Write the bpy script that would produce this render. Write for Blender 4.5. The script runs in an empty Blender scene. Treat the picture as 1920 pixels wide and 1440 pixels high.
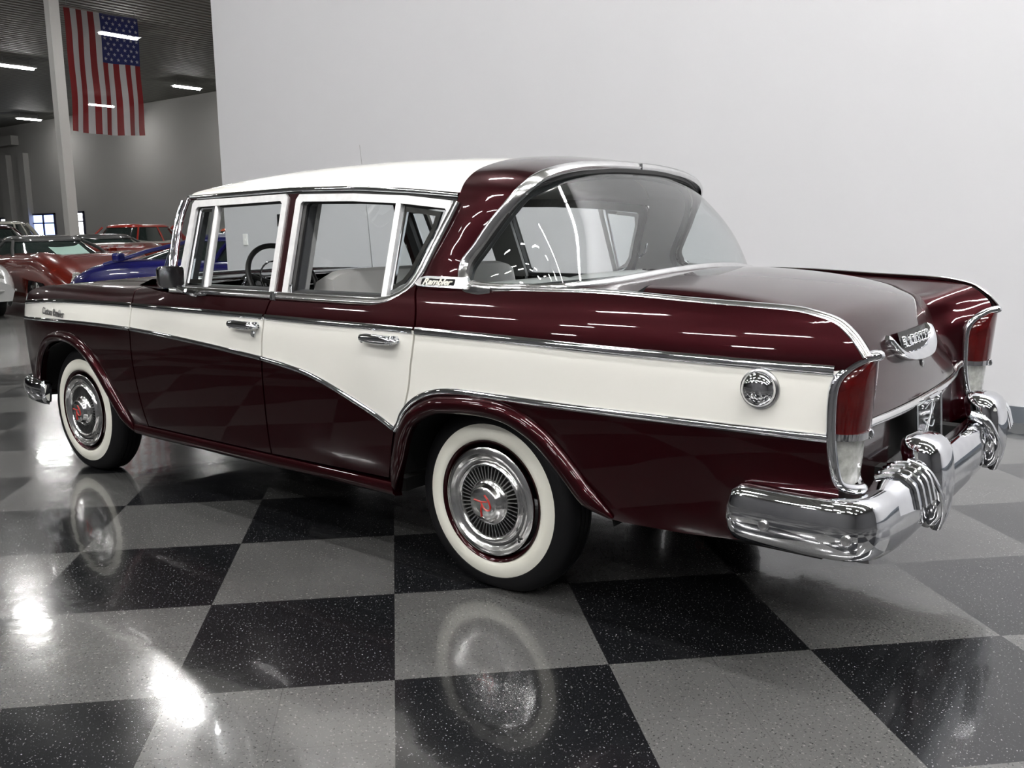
import bpy, bmesh, math, random
import numpy as np
from mathutils import Vector, Matrix
from mathutils.geometry import delaunay_2d_cdt
random.seed(7)
S = bpy.context.scene
COL = S.collection
PI = math.pi

# ------------------------------------------------------------------ materials
def mat(name, col=(.5, .5, .5), rough=.5, metal=0, coat=0, spec=.5, emit=None, es=0, coat_r=.02):
    m = bpy.data.materials.new(name); m.use_nodes = True
    b = m.node_tree.nodes['Principled BSDF']
    b.inputs['Base Color'].default_value = (*col, 1)
    b.inputs['Roughness'].default_value = rough
    b.inputs['Metallic'].default_value = metal
    b.inputs['Coat Weight'].default_value = coat
    b.inputs['Coat Roughness'].default_value = coat_r
    b.inputs['Specular IOR Level'].default_value = spec
    if emit:
        b.inputs['Emission Color'].default_value = (*emit, 1)
        b.inputs['Emission Strength'].default_value = es
    return m
def nodes(m): return m.node_tree.nodes, m.node_tree.links, m.node_tree.nodes['Principled BSDF']
def N(ns, t, **kw):
    n = ns.new(t)
    for k, v in kw.items(): setattr(n, k, v)
    return n
def noise_bump(m, scale=50, strength=.1, dist=.002, detail=3):
    ns, ln, b = nodes(m)
    tc = N(ns, 'ShaderNodeTexCoord'); no = N(ns, 'ShaderNodeTexNoise'); bu = N(ns, 'ShaderNodeBump')
    no.inputs['Scale'].default_value = scale; no.inputs['Detail'].default_value = detail
    bu.inputs['Strength'].default_value = strength; bu.inputs['Distance'].default_value = dist
    ln.new(tc.outputs['Object'], no.inputs['Vector']); ln.new(no.outputs['Fac'], bu.inputs['Height'])
    ln.new(bu.outputs['Normal'], b.inputs['Normal'])
    return m
def noise_color(m, c1, c2, scale=5, detail=4):
    ns, ln, b = nodes(m)
    tc = N(ns, 'ShaderNodeTexCoord'); no = N(ns, 'ShaderNodeTexNoise'); cr = N(ns, 'ShaderNodeValToRGB')
    no.inputs['Scale'].default_value = scale; no.inputs['Detail'].default_value = detail
    cr.color_ramp.elements[0].position = .3; cr.color_ramp.elements[1].position = .7
    cr.color_ramp.elements[0].color = (*c1, 1); cr.color_ramp.elements[1].color = (*c2, 1)
    ln.new(tc.outputs['Object'], no.inputs['Vector']); ln.new(no.outputs['Fac'], cr.inputs['Fac'])
    ln.new(cr.outputs['Color'], b.inputs['Base Color'])
    return m
def glass_mat(name, tint=(.9, .95, .94), refl=1.0):
    m = bpy.data.materials.new(name); m.use_nodes = True
    ns, ln = m.node_tree.nodes, m.node_tree.links
    for n in list(ns):
        if n.type == 'BSDF_PRINCIPLED': ns.remove(n)
    out = [n for n in ns if n.type == 'OUTPUT_MATERIAL'][0]
    tr = N(ns, 'ShaderNodeBsdfTransparent'); tr.inputs['Color'].default_value = (*tint, 1)
    gl = N(ns, 'ShaderNodeBsdfGlossy'); gl.inputs['Roughness'].default_value = 0.0
    lw = N(ns, 'ShaderNodeLayerWeight'); lw.inputs['Blend'].default_value = .5      # two-sided pane: schlick on the facing angle
    fr = N(ns, 'ShaderNodeMath', operation='POWER'); fr.inputs[1].default_value = 4.5; ln.new(lw.outputs['Facing'], fr.inputs[0])
    ml = N(ns, 'ShaderNodeMath', operation='MULTIPLY_ADD'); ml.inputs[1].default_value = .90; ml.inputs[2].default_value = .085; ln.new(fr.outputs[0], ml.inputs[0]); fr = ml
    mu = N(ns, 'ShaderNodeMath', operation='MULTIPLY'); mu.inputs[1].default_value = refl
    mx = N(ns, 'ShaderNodeMixShader')
    ln.new(fr.outputs[0], mu.inputs[0]); ln.new(mu.outputs[0], mx.inputs['Fac'])
    ln.new(tr.outputs[0], mx.inputs[1]); ln.new(gl.outputs[0], mx.inputs[2]); ln.new(mx.outputs[0], out.inputs['Surface'])
    return m

def paint_maroon(name='maroon_paint'):
    m = mat(name, (.02, .0012, .0035), .30, .6, 1.0, spec=.1)
    ns, ln, b = nodes(m)
    tc = N(ns, 'ShaderNodeTexCoord'); vo = N(ns, 'ShaderNodeTexNoise'); cr = N(ns, 'ShaderNodeValToRGB')
    vo.inputs['Scale'].default_value = 900; vo.inputs['Detail'].default_value = 1
    cr.color_ramp.elements[0].color = (.0145, .0003, .0013, 1); cr.color_ramp.elements[1].color = (.027, .0004, .0024, 1)
    ln.new(tc.outputs['Object'], vo.inputs['Vector']); ln.new(vo.outputs['Fac'], cr.inputs['Fac']); ln.new(cr.outputs['Color'], b.inputs['Base Color'])
    return m
M = {}
M['maroon'] = paint_maroon(); M['maroon'].node_tree.nodes['Principled BSDF'].inputs['Coat IOR'].default_value = 1.37
M['cream'] = noise_color(mat('cream_white_paint', (.87, .86, .80), .35, 0, 1.0), (.87, .86, .80), (.89, .88, .825), 3)
M['chrome'] = noise_color(mat('chrome', (.78, .79, .82), .045, 1), (.72, .73, .77), (.83, .84, .86), 18)
M['steel'] = noise_color(mat('brushed_bright_metal', (.80, .80, .80), .16, 1), (.74, .74, .74), (.84, .84, .84), 30)
M['satin'] = noise_color(mat('satin_aluminium', (.85, .85, .85), .34, .7), (.80, .80, .80), (.90, .90, .90), 30)
M['darkchrome'] = noise_color(mat('dark_chrome', (.2, .2, .21), .07, 1), (.17, .17, .18), (.23, .23, .24), 18)
M['dullsteel'] = noise_color(mat('dull_metal', (.45, .45, .46), .3, 1), (.38, .38, .39), (.5, .5, .5), 30)
M['rubber'] = noise_bump(mat('tire_rubber', (.005, .005, .006), .55, spec=.2), 60, .15)
M['whitewall'] = noise_color(mat('whitewall', (.80, .79, .70), .38), (.77, .76, .67), (.83, .82, .74), 8)
M['black'] = noise_bump(mat('black_trim', (.012, .012, .012), .5), 80, .1)
M['dark'] = noise_bump(mat('underbody_dark', (.008, .008, .008), .8), 20, .3)
M['darkgrey'] = noise_bump(mat('dark_grey_seal', (.035, .037, .04), .55), 60, .1)
M['greytrim'] = noise_bump(mat('grey_inner_trim', (.22, .225, .225), .5), 60, .1)
M['headliner'] = noise_bump(mat('headliner_fabric', (.50, .50, .50), .8), 300, .2)
M['seat'] = noise_bump(mat('pale_grey_vinyl', (.76, .755, .74), .45), 250, .15)
M['seatdark'] = noise_bump(mat('seat_piping', (.25, .25, .25), .5), 250, .15)
M['dash'] = noise_bump(mat('black_dashboard_paint', (.006, .007, .007), .12, 0, .6), 10, .02)
M['glass'] = glass_mat('window_glass', (.90, .94, .94), 1.0)
M['rearglass'] = glass_mat('rear_window_glass', (.84, .88, .88), 1.25)
M['redlens'] = noise_color(mat('red_lens', (.05, .001, .001), .12, 0, .8), (.036, .0006, .0008), (.070, .0012, .0012), 25)
M['whitelens'] = noise_color(mat('frosted_lens', (.55, .56, .52), .25, 0, .5), (.25, .26, .24), (.42, .42, .40), 50)
M['red'] = noise_bump(mat('red_enamel', (.50, .012, .006), .3, 0, .5), 80, .05)
M['plate'] = noise_color(mat('dark_plate', (.02, .022, .022), .12, .4, .5), (.012, .013, .013), (.03, .033, .033), 9)
M['silver'] = noise_bump(mat('silver_line', (.5, .52, .54), .35, .6), 80, .05)
M['tubelight'] = noise_bump(mat('glowing_tube', (.9, .9, .9), .5, emit=(1, .985, .965), es=54), 5, .01)
M['fixture'] = noise_bump(mat('white_enamel_housing', (.65, .65, .65), .4), 40, .05)

# floor: checkerboard of 24 inch squares made of 12 inch tiles
def checker_mat():
    m = mat('vinyl_checkerboard', rough=.1, spec=.5, coat=.5, coat_r=.05)
    ns, ln, b = nodes(m)
    tc = N(ns, 'ShaderNodeTexCoord')
    mp = N(ns, 'ShaderNodeMapping'); mp.vector_type = 'TEXTURE'
    mp.inputs['Location'].default_value = (.1846, -1.4535, 0)
    mp.inputs['Rotation'].default_value = (0, 0, .7899)
    mp.inputs['Scale'].default_value = (.6096, .6096, .6096)
    ln.new(tc.outputs['Object'], mp.inputs['Vector'])
    ck = N(ns, 'ShaderNodeTexChecker'); ck.inputs['Scale'].default_value = 1.0
    ofs = N(ns, 'ShaderNodeVectorMath', operation='ADD'); ofs.inputs[1].default_value = (200, 200, .5)
    ln.new(mp.outputs[0], ofs.inputs[0]); ln.new(ofs.outputs[0], ck.inputs['Vector'])
    # flecks
    def flecks(scale, lo, hi, stretch=(1, 1, 1), w=0):
        m2 = N(ns, 'ShaderNodeMapping'); m2.inputs['Scale'].default_value = stretch; m2.inputs['Rotation'].default_value = (0, 0, w)
        ln.new(tc.outputs['Object'], m2.inputs['Vector'])
        no = N(ns, 'ShaderNodeTexNoise'); no.inputs['Scale'].default_value = scale; no.inputs['Detail'].default_value = 2
        ln.new(m2.outputs[0], no.inputs['Vector'])
        r = N(ns, 'ShaderNodeMapRange'); r.inputs['From Min'].default_value = lo; r.inputs['From Max'].default_value = hi
        ln.new(no.outputs['Fac'], r.inputs['Value']); return r.outputs[0]
    def mix(f, a, c):
        x = N(ns, 'ShaderNodeMix', data_type='RGBA')
        if isinstance(f, float): x.inputs['Factor'].default_value = f
        else: ln.new(f, x.inputs['Factor'])
        for i, v in ((6, a), (7, c)):
            if isinstance(v, tuple): x.inputs[i].default_value = (*v, 1)
            else: ln.new(v, x.inputs[i])
        return x.outputs[2]
    fk = flecks(170, .665, .72, (1, 1, 1), .4)
    fk2 = flecks(120, .67, .72, (1, .6, 1), 1.1)
    gk = flecks(150, .60, .68, (1, .8, 1), .2)
    gw = flecks(130, .62, .70, (.8, 1, 1), .9)
    black = mix(fk, (.0075, .0078, .009), (.30, .30, .31)); black = mix(fk2, black, (.12, .12, .12))
    cl = flecks(2.2, .3, .75)
    grey = mix(cl, (.072, .072, .0705), (.094, .094, .092))
    grey = mix(gk, grey, (.032, .032, .032)); grey = mix(gw, grey, (.19, .185, .175))
    colr = mix(ck.outputs['Fac'], grey, black)
    # seams every half square
    sp = N(ns, 'ShaderNodeSeparateXYZ'); ln.new(ofs.outputs[0], sp.inputs[0])
    seams = []
    for ax in ('X', 'Y'):
        mu = N(ns, 'ShaderNodeMath', operation='MULTIPLY'); mu.inputs[1].default_value = 2; ln.new(sp.outputs[ax], mu.inputs[0])
        fr = N(ns, 'ShaderNodeMath', operation='PINGPONG'); fr.inputs[1].default_value = .5; ln.new(mu.outputs[0], fr.inputs[0])
        r = N(ns, 'ShaderNodeMapRange'); r.inputs['From Min'].default_value = .0015; r.inputs['From Max'].default_value = .004
        r.inputs['To Min'].default_value = 1; r.inputs['To Max'].default_value = 0
        ln.new(fr.outputs[0], r.inputs['Value']); seams.append(r.outputs[0])
    mx = N(ns, 'ShaderNodeMath', operation='MAXIMUM'); ln.new(seams[0], mx.inputs[0]); ln.new(seams[1], mx.inputs[1])
    sm = N(ns, 'ShaderNodeMath', operation='MULTIPLY'); sm.inputs[1].default_value = .45; ln.new(mx.outputs[0], sm.inputs[0])
    colr = mix(sm.outputs[0], colr, (.02, .02, .02))
    ln.new(colr, b.inputs['Base Color'])
    # gentle waviness and wear
    no = N(ns, 'ShaderNodeTexNoise'); no.inputs['Scale'].default_value = 5.5; no.inputs['Detail'].default_value = 2
    n2 = N(ns, 'ShaderNodeTexNoise'); n2.inputs['Scale'].default_value = 60; n2.inputs['Detail'].default_value = 2
    ln.new(tc.outputs['Object'], no.inputs['Vector']); ln.new(tc.outputs['Object'], n2.inputs['Vector'])
    b1 = N(ns, 'ShaderNodeBump'); b1.inputs['Strength'].default_value = .5; b1.inputs['Distance'].default_value = .0022
    b2 = N(ns, 'ShaderNodeBump'); b2.inputs['Strength'].default_value = .25; b2.inputs['Distance'].default_value = .0003
    ln.new(no.outputs['Fac'], b1.inputs['Height']); ln.new(n2.outputs['Fac'], b2.inputs['Height'])
    ln.new(b1.outputs[0], b2.inputs['Normal']); ln.new(b2.outputs[0], b.inputs['Normal']); ln.new(b2.outputs[0], b.inputs['Coat Normal'])
    rr = N(ns, 'ShaderNodeMapRange'); rr.inputs['To Min'].default_value = .10; rr.inputs['To Max'].default_value = .22
    ln.new(no.outputs['Fac'], rr.inputs['Value']); ln.new(rr.outputs[0], b.inputs['Roughness'])
    return m
M['checker'] = checker_mat()
M['concrete'] = noise_color(noise_bump(mat('polished_concrete', (.2, .2, .19), .18, 0, .3, coat_r=.08), 4, .2, .003), (.17, .172, .165), (.25, .25, .24), 1.3, 6)
M['wallwhite'] = noise_bump(mat('white_painted_wall', (.615, .62, .64), .75, spec=.2), 120, .05, .001)
M['wallgrey'] = noise_bump(mat('grey_painted_wall', (.085, .085, .088), .8, spec=.2), 60, .05, .001)
M['walltaupe'] = noise_bump(mat('warehouse_wall_paint', (.34, .335, .32), .8, spec=.2), 60, .05, .001)
M['baseboard'] = noise_bump(mat('grey_rubber_baseboard', (.115, .13, .15), .45), 40, .05)
M['post'] = noise_bump(mat('white_painted_steel', (.50, .50, .48), .6), 30, .1)
M['switch'] = noise_bump(mat('switch_plate_plastic', (.92, .92, .90), .35), 40, .02)
def deck_mat():
    m = mat('ribbed_ceiling_deck', (.30, .30, .27), .7)
    ns, ln, b = nodes(m)
    tc = N(ns, 'ShaderNodeTexCoord'); w = N(ns, 'ShaderNodeTexWave'); w.bands_direction = 'X'
    w.inputs['Scale'].default_value = 1.1; w.inputs['Distortion'].default_value = .3
    cr = N(ns, 'ShaderNodeValToRGB'); cr.color_ramp.elements[0].color = (.10, .10, .088, 1); cr.color_ramp.elements[1].color = (.17, .17, .15, 1)
    bu = N(ns, 'ShaderNodeBump'); bu.inputs['Distance'].default_value = .05
    ln.new(tc.outputs['Object'], w.inputs['Vector']); ln.new(w.outputs['Fac'], cr.inputs['Fac']); ln.new(cr.outputs[0], b.inputs['Base Color'])
    ln.new(w.outputs['Fac'], bu.inputs['Height']); ln.new(bu.outputs[0], b.inputs['Normal'])
    return m
M['deck'] = deck_mat()
M['daylight'] = noise_bump(mat('daylight_pane', (.9, .9, 1), .4, emit=(.93, .94, 1), es=3.0), 3, .01)
M['bluelight'] = noise_bump(mat('blue_sky_pane', (.4, .5, .9), .4, emit=(.33, .45, .95), es=1.5), 3, .01)
M['winframe'] = noise_bump(mat('dark_window_frame', (.03, .03, .06), .5), 30, .02)

# ------------------------------------------------------------------ mesh helpers
def link(o, parent=None):
    COL.objects.link(o)
    if parent is not None: o.parent = parent
    return o
def mesh(name, verts, faces, mats, parent=None, fm=None, smooth=True, normals=None, sharp=None):
    me = bpy.data.meshes.new(name)
    me.from_pydata([tuple(map(float, v)) for v in verts], [], [tuple(f) for f in faces])
    if not isinstance(mats, (list, tuple)): mats = [mats]
    for m in mats: me.materials.append(m)
    if fm:
        for p, i in zip(me.polygons, fm): p.material_index = i
    if smooth:
        for p in me.polygons: p.use_smooth = True
    me.update()
    if sharp:
        bm = bmesh.new(); bm.from_mesh(me)
        for e in bm.edges:
            if len(e.link_faces) == 2 and e.calc_face_angle(0) > math.radians(sharp): e.smooth = False
        bm.to_mesh(me); bm.free()
    if normals is not None:
        me.normals_split_custom_set_from_vertices([tuple(map(float, n)) for n in normals])
    return link(bpy.data.objects.new(name, me), parent)
class MB:
    def __init__(s): s.v = []; s.f = []; s.m = []
    def add(s, v, f, mi=0):
        o = len(s.v); s.v += [tuple(map(float, p)) for p in v]; s.f += [tuple(i + o for i in q) for q in f]; s.m += [mi] * len(f)
    def box(s, c, d, mi=0, R=None, taper=1):
        pts = []
        for z in (-1, 1):
            k = taper if z > 0 else 1
            for x, y in ((-1, -1), (1, -1), (1, 1), (-1, 1)):
                p = Vector((x * d[0] / 2 * k, y * d[1] / 2 * k, z * d[2] / 2))
                if R: p = R @ p
                pts.append(p + Vector(c))
        s.add(pts, [(3, 2, 1, 0), (4, 5, 6, 7), (0, 1, 5, 4), (1, 2, 6, 5), (2, 3, 7, 6), (3, 0, 4, 7)], mi)
    def grid(s, P, mi=0, closeu=False, closev=False, capu=False):
        n, k = len(P), len(P[0]); f = []
        for i in range(n if closeu else n - 1):
            for j in range(k if closev else k - 1):
                a, b = i, (i + 1) % n; c, d = j, (j + 1) % k
                f.append((a * k + c, b * k + c, b * k + d, a * k + d))
        if capu:
            f.append(tuple(range(k))[::-1]); f.append(tuple((n - 1) * k + j for j in range(k)))
        s.add([p for r in P for p in r], f, mi)
    def tube(s, path, r, mi=0, n=8, closed=False):
        path = [Vector(p) for p in path]; rings = []
        L = len(path)
        up = Vector((0, 0, 1)); prev = None
        for i, p in enumerate(path):
            a = path[(i - 1) % L] if (i or closed) else p; b = path[(i + 1) % L] if (i < L - 1 or closed) else p
            t = (b - a).normalized()
            if prev is None:
                u = t.cross(up)
                if u.length < .05: u = t.cross(Vector((1, 0, 0)))
            else: u = prev - t * prev.dot(t)
            u.normalize(); prev = u; w = t.cross(u)
            rr = r[i] if isinstance(r, (list, tuple)) else r
            rings.append([p + (u * math.cos(2 * PI * k / n) + w * math.sin(2 * PI * k / n)) * rr for k in range(n)])
        s.grid(rings, mi, closeu=closed, closev=True, capu=not closed)
    def lathe(s, prof, center, axis='Y', sgn=-1, n=48, mi=0, closed=False):
        # prof: (radius, offset along outward axis)
        P = []
        for r, o in prof:
            row = []
            for k in range(n):
                a = 2 * PI * k / n
                if axis == 'Y': row.append((center[0] + r * math.cos(a), center[1] + sgn * o, center[2] + r * math.sin(a)))
                elif axis == 'Z': row.append((center[0] + r * math.cos(a), center[1] + r * math.sin(a), center[2] + o))
                else: row.append((center[0] + sgn * o, center[1] + r * math.cos(a), center[2] + r * math.sin(a)))
            P.append(row)
        s.grid(P, mi, closev=True)
    def build(s, name, mats, parent=None, smooth=True, sharp=40, fixn=True):
        o = mesh(name, s.v, s.f, mats, parent, s.m, smooth)
        bm = bmesh.new(); bm.from_mesh(o.data)
        bmesh.ops.remove_doubles(bm, verts=bm.verts, dist=1e-5)
        if fixn: bmesh.ops.recalc_face_normals(bm, faces=bm.faces)
        if sharp:
            for e in bm.edges:
                if len(e.link_faces) == 2 and e.calc_face_angle(0) > math.radians(sharp): e.smooth = False
        bm.to_mesh(o.data); bm.free()
        return o
def empty(name, loc=(0, 0, 0), rz=0):
    o = bpy.data.objects.new(name, None); o.empty_display_size = .2; o.location = loc; o.rotation_euler = (0, 0, rz)
    return link(o)
def tag(o, label=None, cat=None, group=None, kind=None):
    if label: o['label'] = label
    if cat: o['category'] = cat
    if group: o['group'] = group
    if kind: o['kind'] = kind
    return o
def bevel(o, w=.005, seg=2, angle=30):
    md = o.modifiers.new('bevel', 'BEVEL'); md.width = w; md.segments = seg; md.limit_method = 'ANGLE'; md.angle_limit = math.radians(angle)
    return o
def bez(pts, n=8, closed=False):
    """Catmull-Rom through points of any dimension."""
    P = [np.array(p, float) for p in pts]; L = len(P); out = []
    for i in range(L if closed else L - 1):
        p1, p2 = P[i], P[(i + 1) % L]
        p0 = P[(i - 1) % L] if (closed or i) else 2 * p1 - p2
        p3 = P[(i + 2) % L] if (closed or i < L - 2) else 2 * p2 - p1
        for k in range(n):
            t = k / n
            out.append(.5 * (2 * p1 + (p2 - p0) * t + (2 * p0 - 5 * p1 + 4 * p2 - p3) * t * t + (3 * p1 - p0 - 3 * p2 + p3) * t ** 3))
    if not closed: out.append(P[-1])
    return out
def resample(pts, n):
    P = [np.array(p, float) for p in pts]; d = [0]
    for a, b in zip(P[:-1], P[1:]): d.append(d[-1] + np.linalg.norm(b - a))
    out = []; j = 0
    for i in range(n):
        t = d[-1] * i / (n - 1)
        while j < len(P) - 2 and d[j + 1] < t: j += 1
        s = (t - d[j]) / max(1e-9, d[j + 1] - d[j]); out.append(P[j] + (P[j + 1] - P[j]) * min(1, max(0, s)))
    return out

def pl(t, xs, ys):
    n = len(xs)
    if t <= xs[0]: return ys[0] + (ys[1] - ys[0]) / (xs[1] - xs[0]) * (t - xs[0])
    if t >= xs[-1]: return ys[-1] + (ys[-1] - ys[-2]) / (xs[-1] - xs[-2]) * (t - xs[-1])
    i = 0
    while xs[i + 1] < t: i += 1
    d = [(ys[k + 1] - ys[k]) / (xs[k + 1] - xs[k]) for k in range(n - 1)]
    def m(k):
        if k == 0: return d[0]
        if k == n - 1: return d[-1]
        return 0 if d[k - 1] * d[k] <= 0 else 2 * d[k - 1] * d[k] / (d[k - 1] + d[k])
    h = xs[i + 1] - xs[i]; s = (t - xs[i]) / h
    return (2 * s**3 - 3 * s * s + 1) * ys[i] + (s**3 - 2 * s * s + s) * h * m(i) + (-2 * s**3 + 3 * s * s) * ys[i + 1] + (s**3 - s * s) * h * m(i + 1)
def ss(a, b, x):
    t = min(1, max(0, (x - a) / (b - a))); return t * t * (3 - 2 * t)
def lin(t, xs, ys): return float(np.interp(t, xs, ys))

# ------------------------------------------------------------------ car side surface  |y| = W(x, z)
ZR = [.2, .28, .40, .55, .70, .82, .89, .95, 1.0, 1.04]
WR = [.795, .835, .862, .877, .885, .885, .879, .862, .838, .808]
ZF = [.2, .28, .40, .55, .70, .80, .88, .93, .965, .985]
WF = [.795, .835, .862, .876, .882, .874, .856, .832, .79, .72]
XD = [-3.5, -3.43, -3.3, -3.0, -2.5, -2.0, .3, .8, 1.17, 1.3]
DD = [-.17, -.125, -.075, -.030, -.006, 0, 0, -.016, -.042, -.055]
def W(x, z):
    a = pl(z, ZR, WR); b = pl(z, ZF, WF); t = ss(-1.75, -2.4, x)
    return a * (1 - t) + b * t + pl(x, XD, DD)
def Wn(x, z, sg):
    e = .004
    n = Vector((-(W(x + e, z) - W(x - e, z)) / (2 * e), sg, -(W(x, z + e) - W(x, z - e)) / (2 * e)))
    return n.normalized()
def G(z): return .80 - .35 * (z - .99)

def inside(p, poly):
    x, y = p; c = False; j = len(poly) - 1
    for i in range(len(poly)):
        xi, yi = poly[i]; xj, yj = poly[j]
        if (yi > y) != (yj > y) and x < (xj - xi) * (y - yi) / (yj - yi) + xi: c = not c
        j = i
    return c
def dense(poly, step, closed=True):
    out = []
    L = len(poly)
    for i in range(L if closed else L - 1):
        a = np.array(poly[i]); b = np.array(poly[(i + 1) % L]); k = max(1, int(np.linalg.norm(b - a) / step))
        for j in range(k): out.append(tuple(a + (b - a) * j / k))
    if not closed: out.append(tuple(poly[-1]))
    return out
def triangulate(outer, holes=(), lines=(), step=.03, inner=True):
    V = []; E = []
    def loop(p, closed=True):
        o = len(V); V.extend(p); n = len(p)
        for i in range(n if closed else n - 1): E.append((o + i, o + (i + 1) % n))
    loop(dense(outer, step))
    for h in holes: loop(dense(h, step))
    for l in lines: loop(dense(l, step, False), False)
    if inner:
        xs = [p[0] for p in outer]; zs = [p[1] for p in outer]
        x = min(xs) + step / 2
        while x < max(xs):
            z = min(zs) + step / 2
            while z < max(zs):
                if inside((x, z), outer): V.append((x, z))
                z += step
            x += step
    r = delaunay_2d_cdt([Vector(p) for p in V], E, [], 0, 1e-5, False)
    vs = [(v.x, v.y) for v in r[0]]; fs = []
    for f in r[2]:
        c = (sum(vs[i][0] for i in f) / len(f), sum(vs[i][1] for i in f) / len(f))
        if inside(c, outer) and not any(inside(c, h) for h in holes): fs.append(tuple(f))
    return vs, fs
def area2(a, b, c): return (b[0] - a[0]) * (c[1] - a[1]) - (c[0] - a[0]) * (b[1] - a[1])
def side_panel(name, outer, mats, parent, sg, lines=(), classify=None, step=.03, off=0, depth=.022, fn=None, nfn=None, holes=()):
    fn = fn or (lambda x, z: W(x, z) + off); nfn = nfn or Wn
    vs, fs = triangulate(outer, holes, lines, step)
    used = {}
    V = []; Nn = []; F = []; fm = []
    for f in fs:
        if area2(*[vs[i] for i in f[:3]]) < 0: f = f[::-1]      # CCW in x,z
        q = []
        for i in f:
            if i not in used:
                used[i] = len(V); x, z = vs[i]; V.append((x, sg * fn(x, z), z)); Nn.append(nfn(x, z, sg))
            q.append(used[i])
        # CCW in (x,z) seen from -y : outward for sg=-1
        F.append(tuple(q) if sg < 0 else tuple(q[::-1]))
        c = (sum(vs[i][0] for i in f) / 3, sum(vs[i][1] for i in f) / 3)
        fm.append(classify(c) if classify else 0)
    cnt = {}
    for k, f in enumerate(F):
        for a, b in zip(f, f[1:] + f[:1]):
            cnt.setdefault((min(a, b), max(a, b)), []).append((a, b, k))
    for lst in cnt.values():
        if len(lst) == 1:
            a, b, k = lst[0]
            pa, pb = Vector(V[a]), Vector(V[b]); d = Vector((0, -sg * depth, 0))
            n = (pb - pa).cross(Vector((0, sg, 0)))
            if n.length < 1e-9: continue
            n.normalize()
            o = len(V); V += [tuple(pa), tuple(pb), tuple(pb + d), tuple(pa + d)]; Nn += [n] * 4
            F.append((o + 1, o, o + 3, o + 2)); fm.append(fm[k])
    return mesh(name, V, F, mats, parent, fm, True, Nn)
def plate(name, outer, holes, yfn, t, mats, parent, sg, step=.06, bev=0):
    """flat-ish frame following |y| = yfn(x,z), thickness t outward"""
    vs, fs = triangulate(outer, holes, (), step, False)
    V = []; F = []; n = len(vs)
    for x, z in vs: V.append((x, sg * (yfn(x, z) + t), z))
    for x, z in vs: V.append((x, sg * yfn(x, z), z))
    cnt = {}
    for f in fs:
        if area2(*[vs[i] for i in f[:3]]) < 0: f = f[::-1]
        g = f if sg < 0 else f[::-1]
        F.append(tuple(g)); F.append(tuple(i + n for i in g[::-1]))
        for a, b in zip(g, g[1:] + g[:1]): cnt.setdefault((min(a, b), max(a, b)), []).append((a, b))
    for l in cnt.values():
        if len(l) == 1: a, b = l[0]; F.append((b, a, a + n, b + n))
    o = mesh(name, V, F, mats, parent, None, False)
    bm = bmesh.new(); bm.from_mesh(o.data)
    loose = [v for v in bm.verts if not v.link_faces]; bmesh.ops.delete(bm, geom=loose, context='VERTS')
    bm.to_mesh(o.data); bm.free()
    if bev: bevel(o, bev, 2)
    return o
def trim(name, pts, w, h, m, parent, nfn, sgn=1, prof=None, taper=0):
    """bead of width w and height h following pts on a surface with normals nfn(i, p)"""
    P = [Vector(p) for p in pts]; L = len(P); rings = []
    prof = prof or [(math.cos(PI * k / 8), math.sin(PI * k / 8)) for k in range(9)]
    for i, p in enumerate(P):
        t = (P[min(i + 1, L - 1)] - P[max(i - 1, 0)]).normalized()
        n = Vector(nfn(i, p)).normalized(); b = t.cross(n).normalized(); kk = min(1, (min(i, L - 1 - i) + .6) / (taper * L)) ** .7 if taper else 1
        rings.append([p + b * (a * w / 2 * kk) + n * (c * h * kk) for a, c in prof] + [p + b * (-.5 * w * kk) - n * .004, p + b * (.5 * w * kk) - n * .004])
    mb = MB(); mb.grid(rings, 0, closev=True, capu=True)
    return mb.build(name, m, parent, sharp=50)
def side_trim(name, xz, w, h, m, parent, sg, off=0, n=8, smooth=True):
    pts2 = bez(xz, n) if smooth else dense(xz, .03, False)
    pts = [(x, sg * (W(x, z) + off), z) for x, z in pts2]
    return trim(name, pts, w, h, m, parent, lambda i, p: Wn(p[0], p[2], sg))
def text_mesh(name, s, size, ext, m, parent, mtx, shear=0, width=None, bold=0):
    cu = bpy.data.curves.new(name, 'FONT'); cu.body = s; cu.size = size; cu.extrude = ext; cu.shear = shear
    cu.align_x = 'CENTER'; cu.align_y = 'CENTER'; cu.offset = bold; cu.resolution_u = 3
    tmp = bpy.data.objects.new('tmp_text', cu); COL.objects.link(tmp)
    dg = bpy.context.evaluated_depsgraph_get(); me = bpy.data.meshes.new_from_object(tmp.evaluated_get(dg))
    COL.objects.unlink(tmp); bpy.data.objects.remove(tmp); bpy.data.curves.remove(cu)
    if width:
        xs = [v.co.x for v in me.vertices]; k = width / (max(xs) - min(xs))
        for v in me.vertices: v.co.x *= k
    me.transform(mtx); me.materials.clear(); me.materials.append(m); me.name = name
    return link(bpy.data.objects.new(name, me), parent)
def basis(o, ex, ey):
    ex = Vector(ex).normalized(); ez = ex.cross(Vector(ey)).normalized(); ey = ez.cross(ex)
    return Matrix(((ex.x, ey.x, ez.x, o[0]), (ex.y, ey.y, ez.y, o[1]), (ex.z, ey.z, ez.z, o[2]), (0, 0, 0, 1)))
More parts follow.
